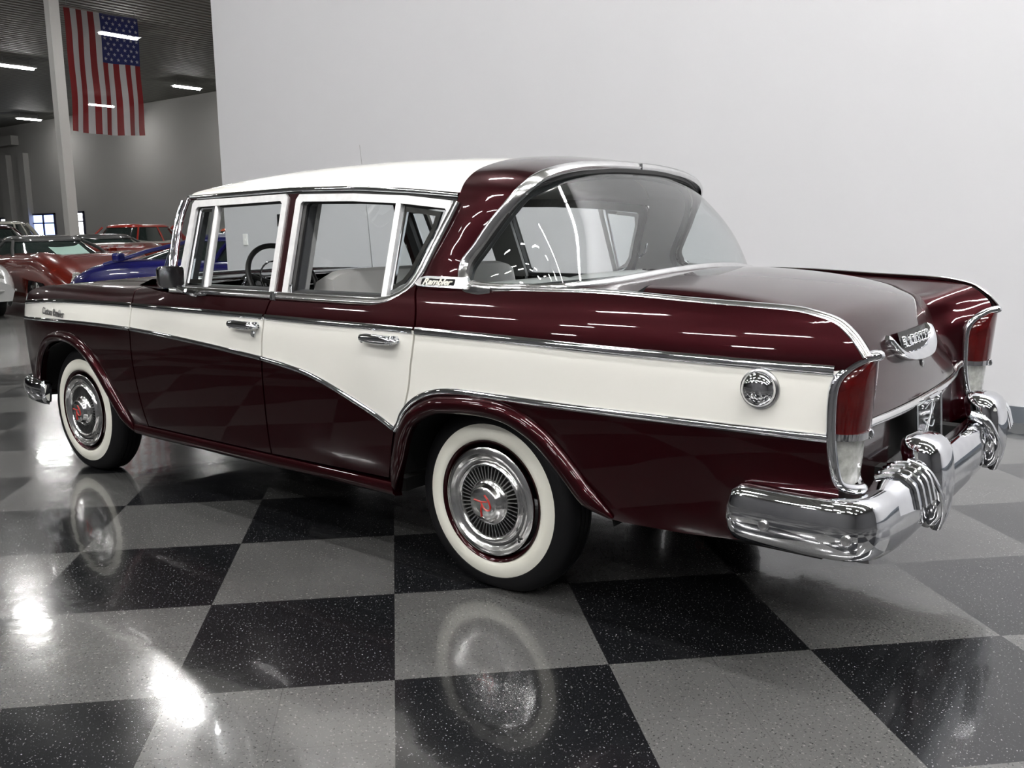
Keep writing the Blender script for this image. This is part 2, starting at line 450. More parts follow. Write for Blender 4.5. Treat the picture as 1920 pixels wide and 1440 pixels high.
# =================================================================== THE CAR (rear axle on the floor at the origin, nose towards -x)
car = tag(empty('vintage_sedan', (0, 0, 0)), 'maroon and white 1950s four-door sedan with whitewall tires parked in front of the white wall', 'car')
UP = [(-3.32, .862), (-3.16, .874), (-2.9, .888), (-2.6, .897), (-2.1, .903), (-1.6, .903), (-1.1, .901), (-.27, .896), (.2, .892), (.49, .886), (.84, .881), (1.157, .877)]
LO = [(-3.32, .776), (-2.96, .788), (-2.5, .795), (-2.09, .794), (-1.85, .786), (-1.62, .773), (-1.36, .755), (-1.1, .735), (-.95, .718), (-.81, .695), (-.66, .652), (-.474, .584), (-.372, .535)]
AR = [(-.372, .535), (-.35, .56), (-.322, .605), (-.26, .657), (-.18, .690), (-.083, .704), (.096, .705), (.354, .704), (.84, .704), (1.163, .703)]
LOs = [tuple(p) for p in bez(LO, 5)]; ARs = [tuple(p) for p in bez(AR, 5)]; UPs = [tuple(p) for p in bez(UP, 5)]
def upz(x): return lin(x, [p[0] for p in UPs], [p[1] for p in UPs])
def loz(x):
    if x <= -.372: return lin(x, [p[0] for p in LOs], [p[1] for p in LOs])
    return lin(x, [p[0] for p in ARs], [p[1] for p in ARs])
def paintcls(c): return 1 if loz(c[0]) < c[1] < upz(c[0]) else 0
LINES = [UPs, LOs, ARs]
MW = [M['maroon'], M['cream']]
S1 = [(-2.145, .984), (-2.10, .94), (-2.083, .90), (-2.088, .793), (-2.086, .71), (-2.082, .60), (-2.068, .48), (-2.045, .335)]
S2 = [(-1.062, .966), (-1.072, .93), (-1.080, .88), (-1.094, .80), (-1.102, .70), (-1.106, .60), (-1.112, .45), (-1.118, .335)]
S3 = [(-.315, 1.044), (-.272, .97), (-.258, .90), (-.262, .84), (-.276, .77), (-.290, .69), (-.322, .610), (-.373, .53), (-.405, .42), (-.43, .345)]
def sm(l, n=4): return [tuple(p) for p in bez(l, n)]
S1s, S2s, S3s = sm(S1), sm(S2), sm(S3)
GAP = .0045
FTOP = [(-3.44, .80), (-3.425, .855), (-3.38, .897), (-3.27, .932), (-3.1, .958), (-2.77, .973), (-2.4, .981), (-2.148, .984)]
FOPEN = [(-3.19, .33), (-3.13, .46), (-3.05, .575), (-2.973, .643), (-2.88, .683), (-2.758, .697), (-2.62, .68), (-2.5, .627), (-2.406, .547), (-2.323, .451), (-2.242, .346), (-2.20, .29)]
NOSE = [(-3.25, .34), (-3.32, .46), (-3.37, .56), (-3.42, .68), (-3.44, .80)]
ROPEN = [(.50, .372), (.455, .40), (.415, .428), (.372, .475), (.317, .530), (.256, .580), (.174, .620), (.092, .638), (-.0, .640), (-.09, .634), (-.17, .620), (-.26, .575), (-.31, .512), (-.34, .44), (-.375, .36), (-.40, .30)]
BEZ = [(1.176, .50), (1.178, .585), (1.167, .62), (1.156, .70), (1.154, .80), (1.160, .848), (1.178, .880), (1.205, .903), (1.226, .913)]
CREST = [(-.05, 1.036), (.10, 1.040), (.44, 1.043), (.76, 1.029), (1.0, 1.020), (1.08, 1.010), (1.14, .994), (1.18, .967), (1.208, .937), (1.226, .913)]
def zcrest(x): return lin(x, [p[0] for p in FTOP], [p[1] for p in FTOP])
def offx(l, d): return [(x + d, z) for x, z in l]

for sg in (-1, 1):
    # ---- front fender
    outl = sm(FOPEN) + [(-2.19, .285), (-2.06, .285), (-2.047, .335)] + offx(S1s[::-1], -GAP) + sm(FTOP)[::-1] + sm(NOSE)[::-1]
    ff = side_panel('front_fender', outl, MW, car, sg, LINES, paintcls)
    side_trim('fender_upper_molding', [(x, z) for x, z in UP if x < -2.12] + [(-2.093, .903)], .024, .008, M['chrome'], ff, sg)
    side_trim('fender_lower_molding', [(x, z) for x, z in LO if x < -2.12] + [(-2.093, .794)], .020, .008, M['chrome'], ff, sg)
    lip = [(x, sg * (W(x, z) + .004), z) for x, z in bez(FOPEN, 5)]
    def lipn(cx):
        def f(i, p):
            d = Vector((p[0] - cx, 0, p[2] - .33)); d.normalize()
            return (d * .45 + Vector((0, sg, 0)))
        return f
    trim('wheel_arch_lip', [(x + (x + 2.70) * .035, y, z + (z - .33) * .05) for x, y, z in lip], .055, .022, M['maroon'], ff, lipn(-2.70), taper=.12)
    # ---- headlight and its rim
    hb = MB(); hb.lathe([(.105, -.06), (.105, .03), (.100, .045), (.086, .052), (.078, .04)], (-3.385, sg * .625, .80), 'X', -1, 32); hl = hb.build('headlight_rim', M['chrome'], ff)
    hb = MB(); hb.lathe([(.08, .04), (.06, .054), (.03, .060), (.0001, .062)], (-3.385, sg * .625, .80), 'X', -1, 28); hb.build('headlight_lens', M['whitelens'], ff)
    if True:
        mtx = basis((-2.885, sg * (W(-2.885, .832) + .004), .829), (-sg, -.08 if sg < 0 else .08, -.03), (0, 0, 1))
        text_mesh('fender_script', 'Custom Rambler', .052, .0018, M['dullsteel'], ff, mtx, .45, .27, .001)
    # ---- front door
    dtop = [(-2.135, .984), (-1.98, .980), (-1.85, .972), (-1.78, .966)]
    outl = offx(S1s[::-1], GAP)[:-1] + dtop + offx(S2s, -GAP)
    fd = side_panel('front_door', outl, MW, car, sg, LINES, paintcls)
    side_trim('door_upper_molding', [(-2.077, .903), (-1.9, .903), (-1.6, .903), (-1.3, .902), (-1.084, .901)], .024, .008, M['chrome'], fd, sg)
    side_trim('door_lower_molding', [(-2.081, .794)] + [p for p in LO if -2.0 < p[0] < -1.12] + [(-1.104, .7355)], .020, .008, M['chrome'], fd, sg)
    # ---- rear door
    rtop = [(-.315, 1.046), (-.335, 1.035), (-.37, 1.01), (-.42, .985), (-.50, .969), (-.60, .966), (-1.055, .966)]
    outl = offx(S3s, -GAP)[1:] + [(-1.114, .335)] + offx(S2s[::-1], GAP)[1:-1] + rtop[::-1]
    rd = side_panel('rear_door', outl, MW, car, sg, LINES, paintcls)
    side_trim('door_upper_molding', [(-1.074, .901), (-.8, .899), (-.5, .8975), (-.265, .896)], .024, .008, M['chrome'], rd, sg)
    side_trim('door_lower_molding', [(-1.097, .7345)] + [p for p in LO if -1.0 < p[0] < -.4] + [(-.378, .540)], .020, .008, M['chrome'], rd, sg)
    # ---- quarter panel
    outl = ([(.56, .368), (.75, .372), (.92, .385), (1.10, .43), (1.17, .47)] + sm(BEZ) + sm(CREST)[::-1] + [(-.30, 1.040)]
            + offx([p for p in S3s if p[1] < 1.03], GAP) + [(-.425, .30)] + sm(ROPEN)[::-1])
    qp = side_panel('quarter_panel', outl, MW, car, sg, LINES, paintcls)
    side_trim('quarter_upper_molding', [(-.253, .896), (.0, .894), (.2, .892), (.49, .886), (.84, .881), (1.155, .877)], .027, .009, M['chrome'], qp, sg)
    side_trim('quarter_lower_molding', AR[:-1] + [(1.155, .703)], .023, .009, M['chrome'], qp, sg, n=6)
    lip = [(x, sg * (W(x, z) + .004), z) for x, z in bez(ROPEN, 5)]
    trim('wheel_arch_lip', [(x * 1.045, y, z + (z - .33) * .085) for x, y, z in lip], .062, .026, M['maroon'], qp, lipn(0), taper=.12)
    # crest molding along the top of the fin
    cp = [(x, sg * (W(x, z) - .010), z + .001) for x, z in bez([(-.01, 1.040)] + CREST[1:], 6)]
    def crn(i, p): return Vector((max(0, (p[0] - 1.0)) * 3.0, sg * .75, .75))
    trim('fin_molding', cp, .028, .008, M['steel'], qp, crn)
    # fuel cap on this side only
    if sg < 0:
        fx, fz = .970, .816; fy = -W(fx, fz)
        fm_ = MB(); fm_.lathe([(.053, -.004), (.053, .004), (.048, .007)], (fx, fy, fz), 'Y', -1, 40); fr = fm_.build('fuel_door_ring', M['dullsteel'], qp)
        fm_ = MB(); fm_.lathe([(.047, .003), (.047, .012), (.043, .022), (.034, .030), (.02, .036), (.0001, .038)], (fx, fy, fz), 'Y', -1, 40); fm_.build('fuel_cap', M['chrome'], qp)
    # ---- rocker
    rk = MB(); rows = []
    for x in np.linspace(-2.16, -.41, 24):
        rows.append([(x, sg * (W(x, .335) + d), z) for d, z in ((-.03, .332), (.002, .328), (.008, .318), (.010, .304), (.008, .290), (-.004, .278), (-.04, .272))])
    rk.grid(rows, closeu=False, capu=True); rk.build('rocker_panel', M['maroon'], car)
    # ---- dark inner shell behind the gaps
    side_panel('inner_side_panel', [(-2.25, .30), (-.47, .30), (-.44, .45), (-.36, .60), (-.2, .68), (-.1, .75), (-.1, 1.0), (-.35, .98), (-.6, .955), (-2.25, .955)], M['dark'], car, sg, off=-.035, depth=.001, step=.1)
    # ---- wheel wells
    for cx, nm, r0, r1 in ((-2.70, 'wheel_well', .43, .43), (.045, 'wheel_well', .385, .41)):
        ww = MB(); rows = []
        for k in range(25):
            a = math.radians(2 + 176 * k / 24)
            cxk = cx
            xx, zz = cxk + (r0 + .085) * math.cos(a), .33 + .36 * math.sin(a)
            rows.append([(xx, sg * yy, zz) for yy in (W(xx, zz) - .010, .50)])
        ww.grid(rows); ww.add([(cx - .47, sg * .5, .30), (cx + .47, sg * .5, .30), (cx + .47, sg * .5, .72), (cx - .47, sg * .5, .72)], [(0, 1, 2, 3)])
        ww.build(nm, M['dark'], car)

    # ---- door furniture
    def handle(parent, x0, x1, z, lock=None):
        L = x1 - x0; rows = []
        for k in range(17):
            t = k / 16; x = x0 + L * t
            e = math.sin(PI * min(1, max(0, t))) ** .35
            hh = .0165 * e + .001; o = .034 if .12 < t < .9 else .014 + .02 * (t / .12 if t < .12 else (1 - t) / .1)
            o = max(.012, o)
            y0 = W(x, z); rows.append([(x, sg * (y0 + o + .012 * math.cos(a)), z + (-.004 * t) + hh * math.sin(a)) for a in [2 * PI * q / 12 for q in range(12)]])
        h = MB(); h.grid(rows, closev=True, capu=True)
        for xx in (x0 + .022, x1 - .022): h.lathe([(.016, -.002), (.016, .03), (.008, .036)], (xx, sg * W(xx, z), z - .003), 'Y', sg, 14)
        # raised base pad behind the grip
        h.grid([[(x0 + L * t, sg * (W(x0 + L * t, z) + .006), z - .004 + q * .014 * math.sin(PI * (.08 + .84 * t)) ** .5) for q in (-1, -.6, .6, 1)] for t in np.linspace(0, 1, 9)])
        h.build('door_handle', M['chrome'], parent)
        if lock:
            q = MB(); q.lathe([(.013, -.002), (.013, .006), (.010, .009), (.0001, .009)], (lock[0], sg * W(*lock), lock[1]), 'Y', sg, 18); q.build('door_lock', M['chrome'], parent)
    handle(fd, -1.285, -1.10, .868, (-1.142, .831)); handle(rd, -.508, -.322, .862)

    # ---- greenhouse frames
    FO = [(-1.785, .992), (-1.784, 1.02), (-1.812, 1.36), (-1.80, 1.375), (-1.16, 1.385), (-1.142, 1.372), (-1.094, .992)]
    FI = [(-1.738, .9935), (-1.775, 1.335), (-1.765, 1.345), (-1.185, 1.357), (-1.172, 1.347), (-1.126, .9935)]
    plate('window_frame', FO, [FI], lambda x, z: G(z), .014, M['satin'], fd, sg, bev=.004)
    def Gi(x, z): return G(z)
    RO = [(-1.044, .992), (-1.086, 1.36), (-1.072, 1.381), (-.75, 1.374), (-.47, 1.358), (-.245, 1.334), (-.236, 1.315), (-.262, 1.235), (-.30, 1.15), (-.325, 1.08), (-.36, 1.030), (-.41, .999), (-.48, .992)]
    RI = [(-1.010, .9935), (-1.05, 1.342), (-1.04, 1.351), (-.75, 1.345), (-.47, 1.329), (-.262, 1.307), (-.254, 1.298), (-.276, 1.230), (-.314, 1.145), (-.338, 1.082), (-.372, 1.034), (-.418, 1.0045), (-.482, .9935)]
    plate('window_frame', RO, [RI], lambda x, z: G(z), .014, M['satin'], rd, sg, bev=.004)
    Gp = lambda x, z: G(z)
    # black channel just inside each frame
    def scale(poly, k, c=None):
        c = c or (sum(p[0] for p in poly) / len(poly), sum(p[1] for p in poly) / len(poly))
        return [(c[0] + (x - c[0]) * k[0], c[1] + (z - c[1]) * k[1]) for x, z in poly]
    plate('window_channel', scale(FI, (1.03, 1.03)), [scale(FI, (.962, .955))], lambda x, z: G(z) - .012, .010, M['black'], fd, sg)
    plate('window_channel', scale(RI, (1.03, 1.03)), [scale(RI, (.958, .955))], lambda x, z: G(z) - .012, .010, M['black'], rd, sg)
    # door inner frame (grey) set back, gives depth
    plate('inner_window_frame', FO, [scale(FI, (.955, .94))], lambda x, z: G(z) - .05, .030, M['darkgrey'], fd, sg)
    plate('inner_window_frame', RO, [scale(RI, (.95, .94))], lambda x, z: G(z) - .05, .030, M['darkgrey'], rd, sg)
    # vent dividers
    def bar(name, a, b, w, t0, m, parent, th=.016):
        (xa, za), (xb, zb) = a, b
        q = MB(); rows = []
        for t in np.linspace(0, 1, 6):
            x = xa + (xb - xa) * t; z = za + (zb - za) * t; y = sg * (G(z) + t0)
            rows.append([(x - w / 2, y - sg * .012, z), (x - w / 2, y + sg * th * .6, z), (x - w * .25, y + sg * th, z), (x + w * .25, y + sg * th, z), (x + w / 2, y + sg * th * .6, z), (x + w / 2, y - sg * .012, z)])
        q.grid(rows, closev=True, capu=True); return q.build(name, m, parent)
    bar('vent_window_bar', (-1.632, 1.352), (-1.578, 1.0), .020, -.004, M['satin'], fd)
    bar('vent_window_bar', (-1.655, 1.345), (-1.603, 1.0), .018, -.008, M['darkgrey'], fd)
    bar('vent_window_bar', (-.500, 1.338), (-.474, 1.0), .026, .002, M['satin'], rd)
    plate('vent_frame', [(-1.768, 1.34), (-1.735, 1.012), (-1.60, 1.012), (-1.65, 1.342)], [[(-1.742, 1.322), (-1.715, 1.03), (-1.618, 1.03), (-1.660, 1.322)]], lambda x, z: G(z) - .012, .010, M['chrome'], fd, sg)
    plate('vent_frame', [(-.47, 1.318), (-.29, 1.296), (-.30, 1.24), (-.345, 1.14), (-.37, 1.08), (-.40, 1.045), (-.46, 1.02)], [[(-.46, 1.300), (-.315, 1.282), (-.32, 1.24), (-.362, 1.145), (-.385, 1.09), (-.41, 1.06), (-.448, 1.04)]], lambda x, z: G(z) - .012, .010, M['chrome'], rd, sg)
    for nm, poly, par in (('vent_window_glass', [(-1.60, 1.01), (-1.648, 1.345), (-1.765, 1.342), (-1.742, 1.01)], fd),
                          ('rear_vent_glass', [(-.47, 1.01), (-.49, 1.325), (-.285, 1.30), (-.30, 1.225), (-.345, 1.12), (-.375, 1.06), (-.42, 1.02)], rd)):
        vs = [(x, sg * (G(z) - .007), z) for x, z in poly]
        mesh(nm, vs, [tuple(range(len(vs)))], M['glass'], par, smooth=False)
    # belt molding (wide bright band under the windows)
    bp_ = [(-0.90, -.35), (0, 1)]
    flat = [(1, 0), (.96, .55), (.8, .9), (.3, 1.0), (-.3, .75), (-.8, .5), (-.96, .3), (-1, 0)]
    def bn(i, p): return Vector((0, sg * .93, .36))
    trim('belt_molding', [(x, sg * .826, .981) for x in np.linspace(-1.80, -1.085, 14)],   .036, .014, M['steel'], fd, bn, prof=flat)
    pth = [(x, .826, .981) for x in np.linspace(-1.055, -.50, 10)] + [(-.44, .823, .988), (-.39, .812, 1.006), (-.35, .796, 1.035), (-.318, .778, 1.08), (-.295, .757, 1.135), (-.262, .730, 1.215), (-.235, .708, 1.28), (-.216, .690, 1.33)]
    pth = [(p[0], sg * p[1], p[2]) for p in bez(pth, 3)]
    trim('belt_molding', pth, .034, .012, M['steel'], rd, lambda i, p: Vector((0, sg * .94, .33)), prof=flat)
    cl = MB(); cl.box((-1.070, sg * .826, .980), (.026, .02, .036)); bevel(cl.build('belt_molding_clip', M['chrome'], rd, smooth=False), .004)
    # pillars
    plate('center_pillar', [(-1.150, 1.385), (-1.100, .985), (-1.036, .985), (-1.080, 1.385)], [], lambda x, z: G(z) - .012, .018, M['maroon'], car, sg)
    plate('center_pillar_trim', [(-1.20, 1.385), (-1.16, .985), (-.985, .985), (-1.03, 1.385)], [], lambda x, z: G(z) - .075, .02, M['greytrim'], car, sg)
    # door cards
    side_panel('door_card', [(-1.9, .45), (-1.13, .45), (-1.11, .965), (-1.9, .965)], M['greytrim'], fd, sg, fn=lambda x, z: .775, nfn=lambda x, z, s: Vector((0, -s, 0)), depth=-.03, step=.2)
    side_panel('door_card', [(-1.10, .45), (-.45, .45), (-.42, .965), (-1.09, .965)], M['greytrim'], rd, sg, fn=lambda x, z: .775, nfn=lambda x, z, s: Vector((0, -s, 0)), depth=-.03, step=.2)
    lk = MB(); lk.lathe([(.004, 0), (.004, .03), (.007, .034), (.007, .042), (.0001, .044)], (-1.0, sg * .80, .985), 'Z', 1, 12); lk.build('lock_button', M['chrome'], rd)
    # drip rail and a-pillar
    ZD = ([-2.0, -1.84, -1.13, -.735, -.47, -.22], [1.372, 1.384, 1.397, 1.389, 1.371, 1.348])
    trim('drip_rail', [(x, sg * .668, lin(x, *ZD) + .004) for x in np.linspace(-1.84, -.225, 40)], .020, .010, M['chrome'], car, lambda i, p: Vector((0, sg, .25)))
    trim('drip_rail_seal', [(x, sg * .664, lin(x, *ZD) - .012) for x in np.linspace(-1.80, -.235, 40)], .016, .004, M['black'], car, lambda i, p: Vector((0, sg, .25)))
    ap = [(-1.83, sg * .800, .985), (-1.842, sg * .772, 1.09), (-1.862, sg * .735, 1.20), (-1.872, sg * .70, 1.30), (-1.862, sg * .672, 1.375)]
    apb = bez(ap, 4)
    trim('windshield_pillar', apb, .055, .014, M['maroon'], car, lambda i, p: Vector((-.45, sg, .2)))
    trim('windshield_pillar_molding', [(p[0] - .022, p[1] + sg * .010, p[2]) for p in apb], .020, .012, M['chrome'], car, lambda i, p: Vector((-.6, sg, .2)))
    trim('windshield_pillar_molding', [(p[0] + .018, p[1] + sg * .010, p[2]) for p in apb], .014, .010, M['chrome'], car, lambda i, p: Vector((-.1, sg, .2)))

# ---- badge at the pillar base, side script
for sg in (-1, 1):
    b = MB()
    pts = [(-.318, 1.052), (-.30, 1.072), (-.27, 1.078), (-.14, 1.078), (-.085, 1.076), (-.065, 1.043), (-.10, 1.040), (-.25, 1.042), (-.30, 1.044)]
    cp_ = plate('pillar_badge', pts, [], lambda x, z: lin(z, [1.03, 1.08], [.806, .786]), .012, M['steel'], car, sg, bev=.004)
    plate('badge_recess', [(-.285, 1.070), (-.285, 1.050), (-.135, 1.050), (-.135, 1.070)], [], lambda x, z: lin(z, [1.03, 1.08], [.806, .786]), .0135, M['rubber'], cp_, sg)
    mtx = basis((-.212, sg * .8105, 1.059), (-sg, 0, 0), (0, -sg * .35, 1))
    text_mesh('badge_script', 'Rambler', .030, .0012, M['whitewall'], cp_, mtx, .4, .135, .0008)

# ---- hood, fender tops, cowl
ZCx = ([-3.44, -3.38, -3.2, -3.0, -2.8, -2.4, -2.1, -1.8], [.84, .893, .952, .978, .994, 1.010, 1.016, 1.018])
def ztop(x, y):
    c = zcrest(x) if x < -2.15 else .984; yc = W(x, c); u = min(1, abs(y) / yc)
    return c + (pl(x, *ZCx) - c) * (1 - u ** 2.3)
def surf(name, xs, ys, zf, m, parent, yscale=None):
    q = MB(); q.grid([[(x, (y if yscale is None else y * yscale(x)), zf(x, y if yscale is None else y * yscale(x))) for y in ys] for x in xs]); return q.build(name, m, parent)
hood = surf('hood', np.linspace(-3.40, -2.36, 24), np.linspace(-.60, .60, 25), lambda x, y: ztop(x, y) + .002, M['maroon'], car)
for sg in (-1, 1):
    q = MB(); q.grid([[(x, sg * (.604 + (W(x, zcrest(x) if x < -2.15 else .984) - .604) * t), ztop(x, .604 + (W(x, zcrest(x) if x < -2.15 else .984) - .604) * t)) for t in np.linspace(0, 1, 8)] for x in np.linspace(-3.42, -1.86, 30)])
    q.build('fender_top', M['maroon'], car)
surf('cowl_panel', np.linspace(-2.355, -1.80, 10), np.linspace(-.60, .60, 15), lambda x, y: ztop(x, y) - .003, M['maroon'], car)
q = MB(); q.tube([(x, 0, ztop(x, 0) + .006) for x in np.linspace(-3.36, -2.4, 16)], [.008] * 16); q.build('hood_molding', M['chrome'], hood)
# nose: grille panel, bars, lower valance
q = MB(); q.grid([[(-3.40 + .05 * abs(y / .6) ** 2 + .12 * ss(.60, .35, z), y, z) for y in np.linspace(-.76, .76, 21)] for z in np.linspace(.88, .36, 12)]); q.build('nose_panel', M['maroon'], car)
q = MB()
for z in (.62, .66, .70): q.box((-3.41, 0, z), (.03, 1.05, .014))
q.box((-3.42, 0, .74), (.05, 1.1, .03)); q.box((-3.42, 0, .58), (.05, 1.1, .03)); bevel(q.build('grille', M['chrome'], car, smooth=False), .004)
q = MB(); q.box((-3.393, 0, .66), (.02, 1.08, .15)); q.build('grille_backing', M['black'], car, smooth=False)

# ---- windshield
WB = [(-1.83, .782, .995), (-1.98, .762, 1.0), (-2.10, .70, 1.006), (-2.20, .58, 1.010), (-2.28, .38, 1.016), (-2.31, .18, 1.018), (-2.315, 0, 1.018)]
WT = [(-1.862, .664, 1.380), (-1.885, .650, 1.388), (-1.915, .60, 1.398), (-1.95, .48, 1.410), (-1.985, .32, 1.420), (-2.0, .16, 1.425), (-2.003, 0, 1.426)]
def fullarc(h): return [(x, -y, z) for x, y, z in h] + [(x, y, z) for x, y, z in h[::-1][1:]]
wb, wt = bez(fullarc(WB), 5), bez(fullarc(WT), 5)
q = MB(); q.grid([[tuple(np.array(a) + (np.array(b) - np.array(a)) * t + np.array((-.022, 0, 0)) * math.sin(PI * t)) for t in np.linspace(0, 1, 8)] for a, b in zip(wb, wt)])
ws = q.build('windshield', M['glass'], car)
q = MB(); q.tube(wb, .012); q.build('windshield_lower_frame', M['chrome'], ws)
q = MB(); q.tube(wt, .012); q.build('windshield_upper_frame', M['chrome'], ws)

# ---- roof
ZCR = ([-2.03, -1.95, -1.8, -1.6, -1.3, -.9, -.5, -.19], [1.428, 1.447, 1.475, 1.499, 1.520, 1.528, 1.520, 1.504])
def roofz(x, y, d=0):
    zd = lin(x, *ZD) + .004; u = min(1, abs(y) / .664)
    return zd + (pl(x, *ZCR) - zd) * math.sqrt(max(0, 1 - u ** 2.4)) - d
def xh(y): return -2.015 + .165 * (abs(y) / .664) ** 2.6
def xb(y): return -.19 - .032 * (abs(y) / .664) ** 4
VY = [.664 * math.sin(PI / 2 * v) for v in np.linspace(-1, 1, 41)]
def roofmesh(name, m, d, x0, k=1):
    q = MB(); q.grid([[((xh(y) + (xb(y) - xh(y)) * u), y * k, roofz(xh(y) + (xb(y) - xh(y)) * u, y, d)) for y in VY] for u in np.linspace(x0, 1, 46)])
    return q.build(name, m, car)
roofmesh('roof', M['cream'], 0, 0); roofmesh('headliner', M['headliner'], .022, .01, .985)

FH = [(-.36, .800, 1.035), (-.335, .775, 1.075), (-.305, .750, 1.15), (-.258, .718, 1.24), (-.225, .692, 1.315), (-.222, .673, 1.352), (-.216, .640, 1.405), (-.205, .565, 1.450), (-.197, .40, 1.488), (-.196, .20, 1.507), (-.196, 0, 1.512)]
RH = [(-.06, .808, 1.036), (-.115, .785, 1.065), (-.134, .752, 1.113), (-.097, .726, 1.173), (-.054, .700, 1.244), (-.004, .672, 1.31), (.034, .635, 1.366), (.066, .565, 1.412), (.086, .41, 1.444), (.094, .20, 1.459), (.095, 0, 1.462)]
fc, rc = bez(fullarc(FH), 6), bez(fullarc(RH), 6)
def loftrows(A, B, n, bulge=.012, shrink=0):
    rows = []
    for a, b in zip(A, B):
        r = []
        for t in np.linspace(0, 1, n):
            p = a + (b - a) * t
            s = math.sin(PI * t) * bulge
            wz = ss(1.30, 1.45, p[2]); nn = np.array((0, np.sign(p[1]) * (1 - wz), wz)); p = p + nn * s - nn * shrink
            r.append(tuple(p))
        rows.append(r)
    return rows
q = MB(); q.grid(loftrows(fc, rc, 12)); rr = q.build('rear_roof_band', M['maroon'], car, sharp=60)
q = MB(); q.grid([[tuple(a), tuple(a - np.array((0, np.sign(a[1]) * .02 * (1 - ss(1.3, 1.45, a[2])), .02 * ss(1.3, 1.45, a[2]))))] for a in fc]); q.build('roof_band_edge', M['maroon'], rr)
q = MB(); q.grid(loftrows(fc, rc, 8, .0, .03)); q.build('rear_headliner', M['headliner'], car)

# ---- rear window: outer bright frame, reveal, wraparound glass
TH = [(-.105, .772, 1.072), (-.108, .745, 1.12), (-.073, .718, 1.18), (-.028, .690, 1.25), (.008, .658, 1.310), (.038, .60, 1.368), (.078, .45, 1.415), (.100, .22, 1.438), (.105, 0, 1.442)]
BH = [(-.085, .788, 1.052), (-.01, .792, 1.046), (.07, .790, 1.045), (.14, .778, 1.046), (.20, .752, 1.047), (.255, .70, 1.050), (.315, .53, 1.060), (.365, .27, 1.080), (.385, 0, 1.087)]
tc_, bc_ = bez(fullarc(TH), 8), bez(fullarc(BH), 8)
q = MB(); rows = []
for i, (a, b) in enumerate(zip(tc_, bc_)):
    k = min(1, np.linalg.norm(a - b) / .35)
    rows.append([tuple(a + (b - a) * t + np.array((.026, np.sign(a[1]) * .022 * min(1, abs(a[1]) / .5), .010)) * math.sin(PI * t) * k) for t in np.linspace(0, 1, 12)])
q.grid(rows); rw = q.build('rear_window', M['rearglass'], car, sharp=0)
n_ = len(rc)
def ofs_path(P, dx, dy, dz): return [(p[0] + dx, p[1] + np.sign(p[1]) * dy, p[2] + dz) for p in P]
flat2 = [(1, 0), (.9, .7), (.45, 1.0), (-.1, .8), (-.5, .95), (-.9, .6), (-1, 0)]
def rwn(i, p):
    wz = ss(1.28, 1.45, p[2]); return Vector((.55, (1 - wz) * (1 if p[1] > 0 else -1), wz * .9))
rcx = bez(fullarc([(.02, .806, 1.032), (-.04, .808, 1.036), (-.092, .797, 1.052)] + RH[2:]), 6)
trim('rear_window_frame', [tuple(p) for p in rcx], .042, .014, M['steel'], rw, rwn, prof=flat2)
rt = resample(tc_, 97); rcr = resample(rc[3:-3], 97)
q = MB(); q.grid([[tuple(a), tuple(a * .4 + b * .6 + np.array((-.012, 0, -.008 * ss(1.3, 1.4, a[2]))))] for a, b in zip(rcr, rt)]); q.build('rear_window_reveal', M['dullsteel'], rw)
q = MB(); q.tube([tuple(p) for p in tc_], .013, n=6); q.build('rear_window_seal', M['black'], rw)
q = MB(); q.tube([tuple(p + np.array((-.02, -np.sign(p[1]) * .03, -.014))) for p in tc_], .014, n=6); q.build('rear_window_inner_trim', M['darkgrey'], rw)
def basen(i, p): return Vector((.25 * (1 if abs(p[1]) < .75 else 0), (1 if p[1] > 0 else -1) * (.8 if abs(p[1]) > .74 else .0), .9))
trim('rear_window_lower_frame', [tuple(p + np.array((.008, np.sign(p[1]) * .006 * (abs(p[1]) > .7), .002))) for p in bc_], .034, .013, M['steel'], rw, basen)
q = MB(); q.lathe([(.02, 0), (.02, .004), (.0001, .006)], (.097, 0, 1.478), 'Z', 1, 12)
q = MB(); q.box((.100, 0, 1.462), (.034, .003, .022)); q.build('frame_joint', M['darkgrey'], rw, smooth=False)

# ---- deck and trunk lid
LP = [(.455, 1.088), (.50, 1.087), (.58, 1.084), (.70, 1.075), (.84, 1.057), (.96, 1.030), (1.045, .997), (1.088, .955), (1.115, .90), (1.133, .84), (1.152, .77), (1.166, .72), (1.170, .695)]
LPs = bez(LP, 4)
def lidpt(i, y, d=0):
    x, z = LPs[i]; u = abs(y) / .585; r = ss(.90, 1.10, x)
    dx = -(.028 + .045 * ss(.69, .88, z)) * u * u * r; dz = -.042 * u ** 2.2 * (1 - ss(.98, 1.14, x))
    if u > .90: dz -= .014 * ((u - .90) / .08) ** 2 * (1 - r); dx -= .014 * ((u - .90) / .08) ** 2 * r
    if d: dx -= d * r; dz -= d * (1 - r)
    return (x + dx, y, z + dz)
def lidw(i): x, z = LPs[i]; return .572 - .022 * ss(.90, .70, z)
YL = [math.sin(PI / 2 * v) for v in np.linspace(-1, 1, 31)]
q = MB(); q.grid([[lidpt(i, y * lidw(i)) for y in YL] for i in range(len(LPs))])
for s_ in (-1, 1): q.grid([[lidpt(i, s_ * lidw(i)), lidpt(i, s_ * lidw(i), .02)] for i in range(len(LPs))])
q.grid([[lidpt(0, y * lidw(0)), lidpt(0, y * lidw(0), .02)] for y in YL]); q.grid([[lidpt(len(LPs) - 1, y * lidw(0) * .95), lidpt(len(LPs) - 1, y * lidw(0) * .95, .02)] for y in YL])
lid = q.build('trunk_lid', M['maroon'], car, sharp=50)
q = MB(); q.grid([[tuple(np.array(lidpt(i, y * (lidw(i) + .012))) - np.array((.022, 0, .022))) for y in YL] for i in range(len(LPs))]); q.build('trunk_gutter', M['dark'], car)
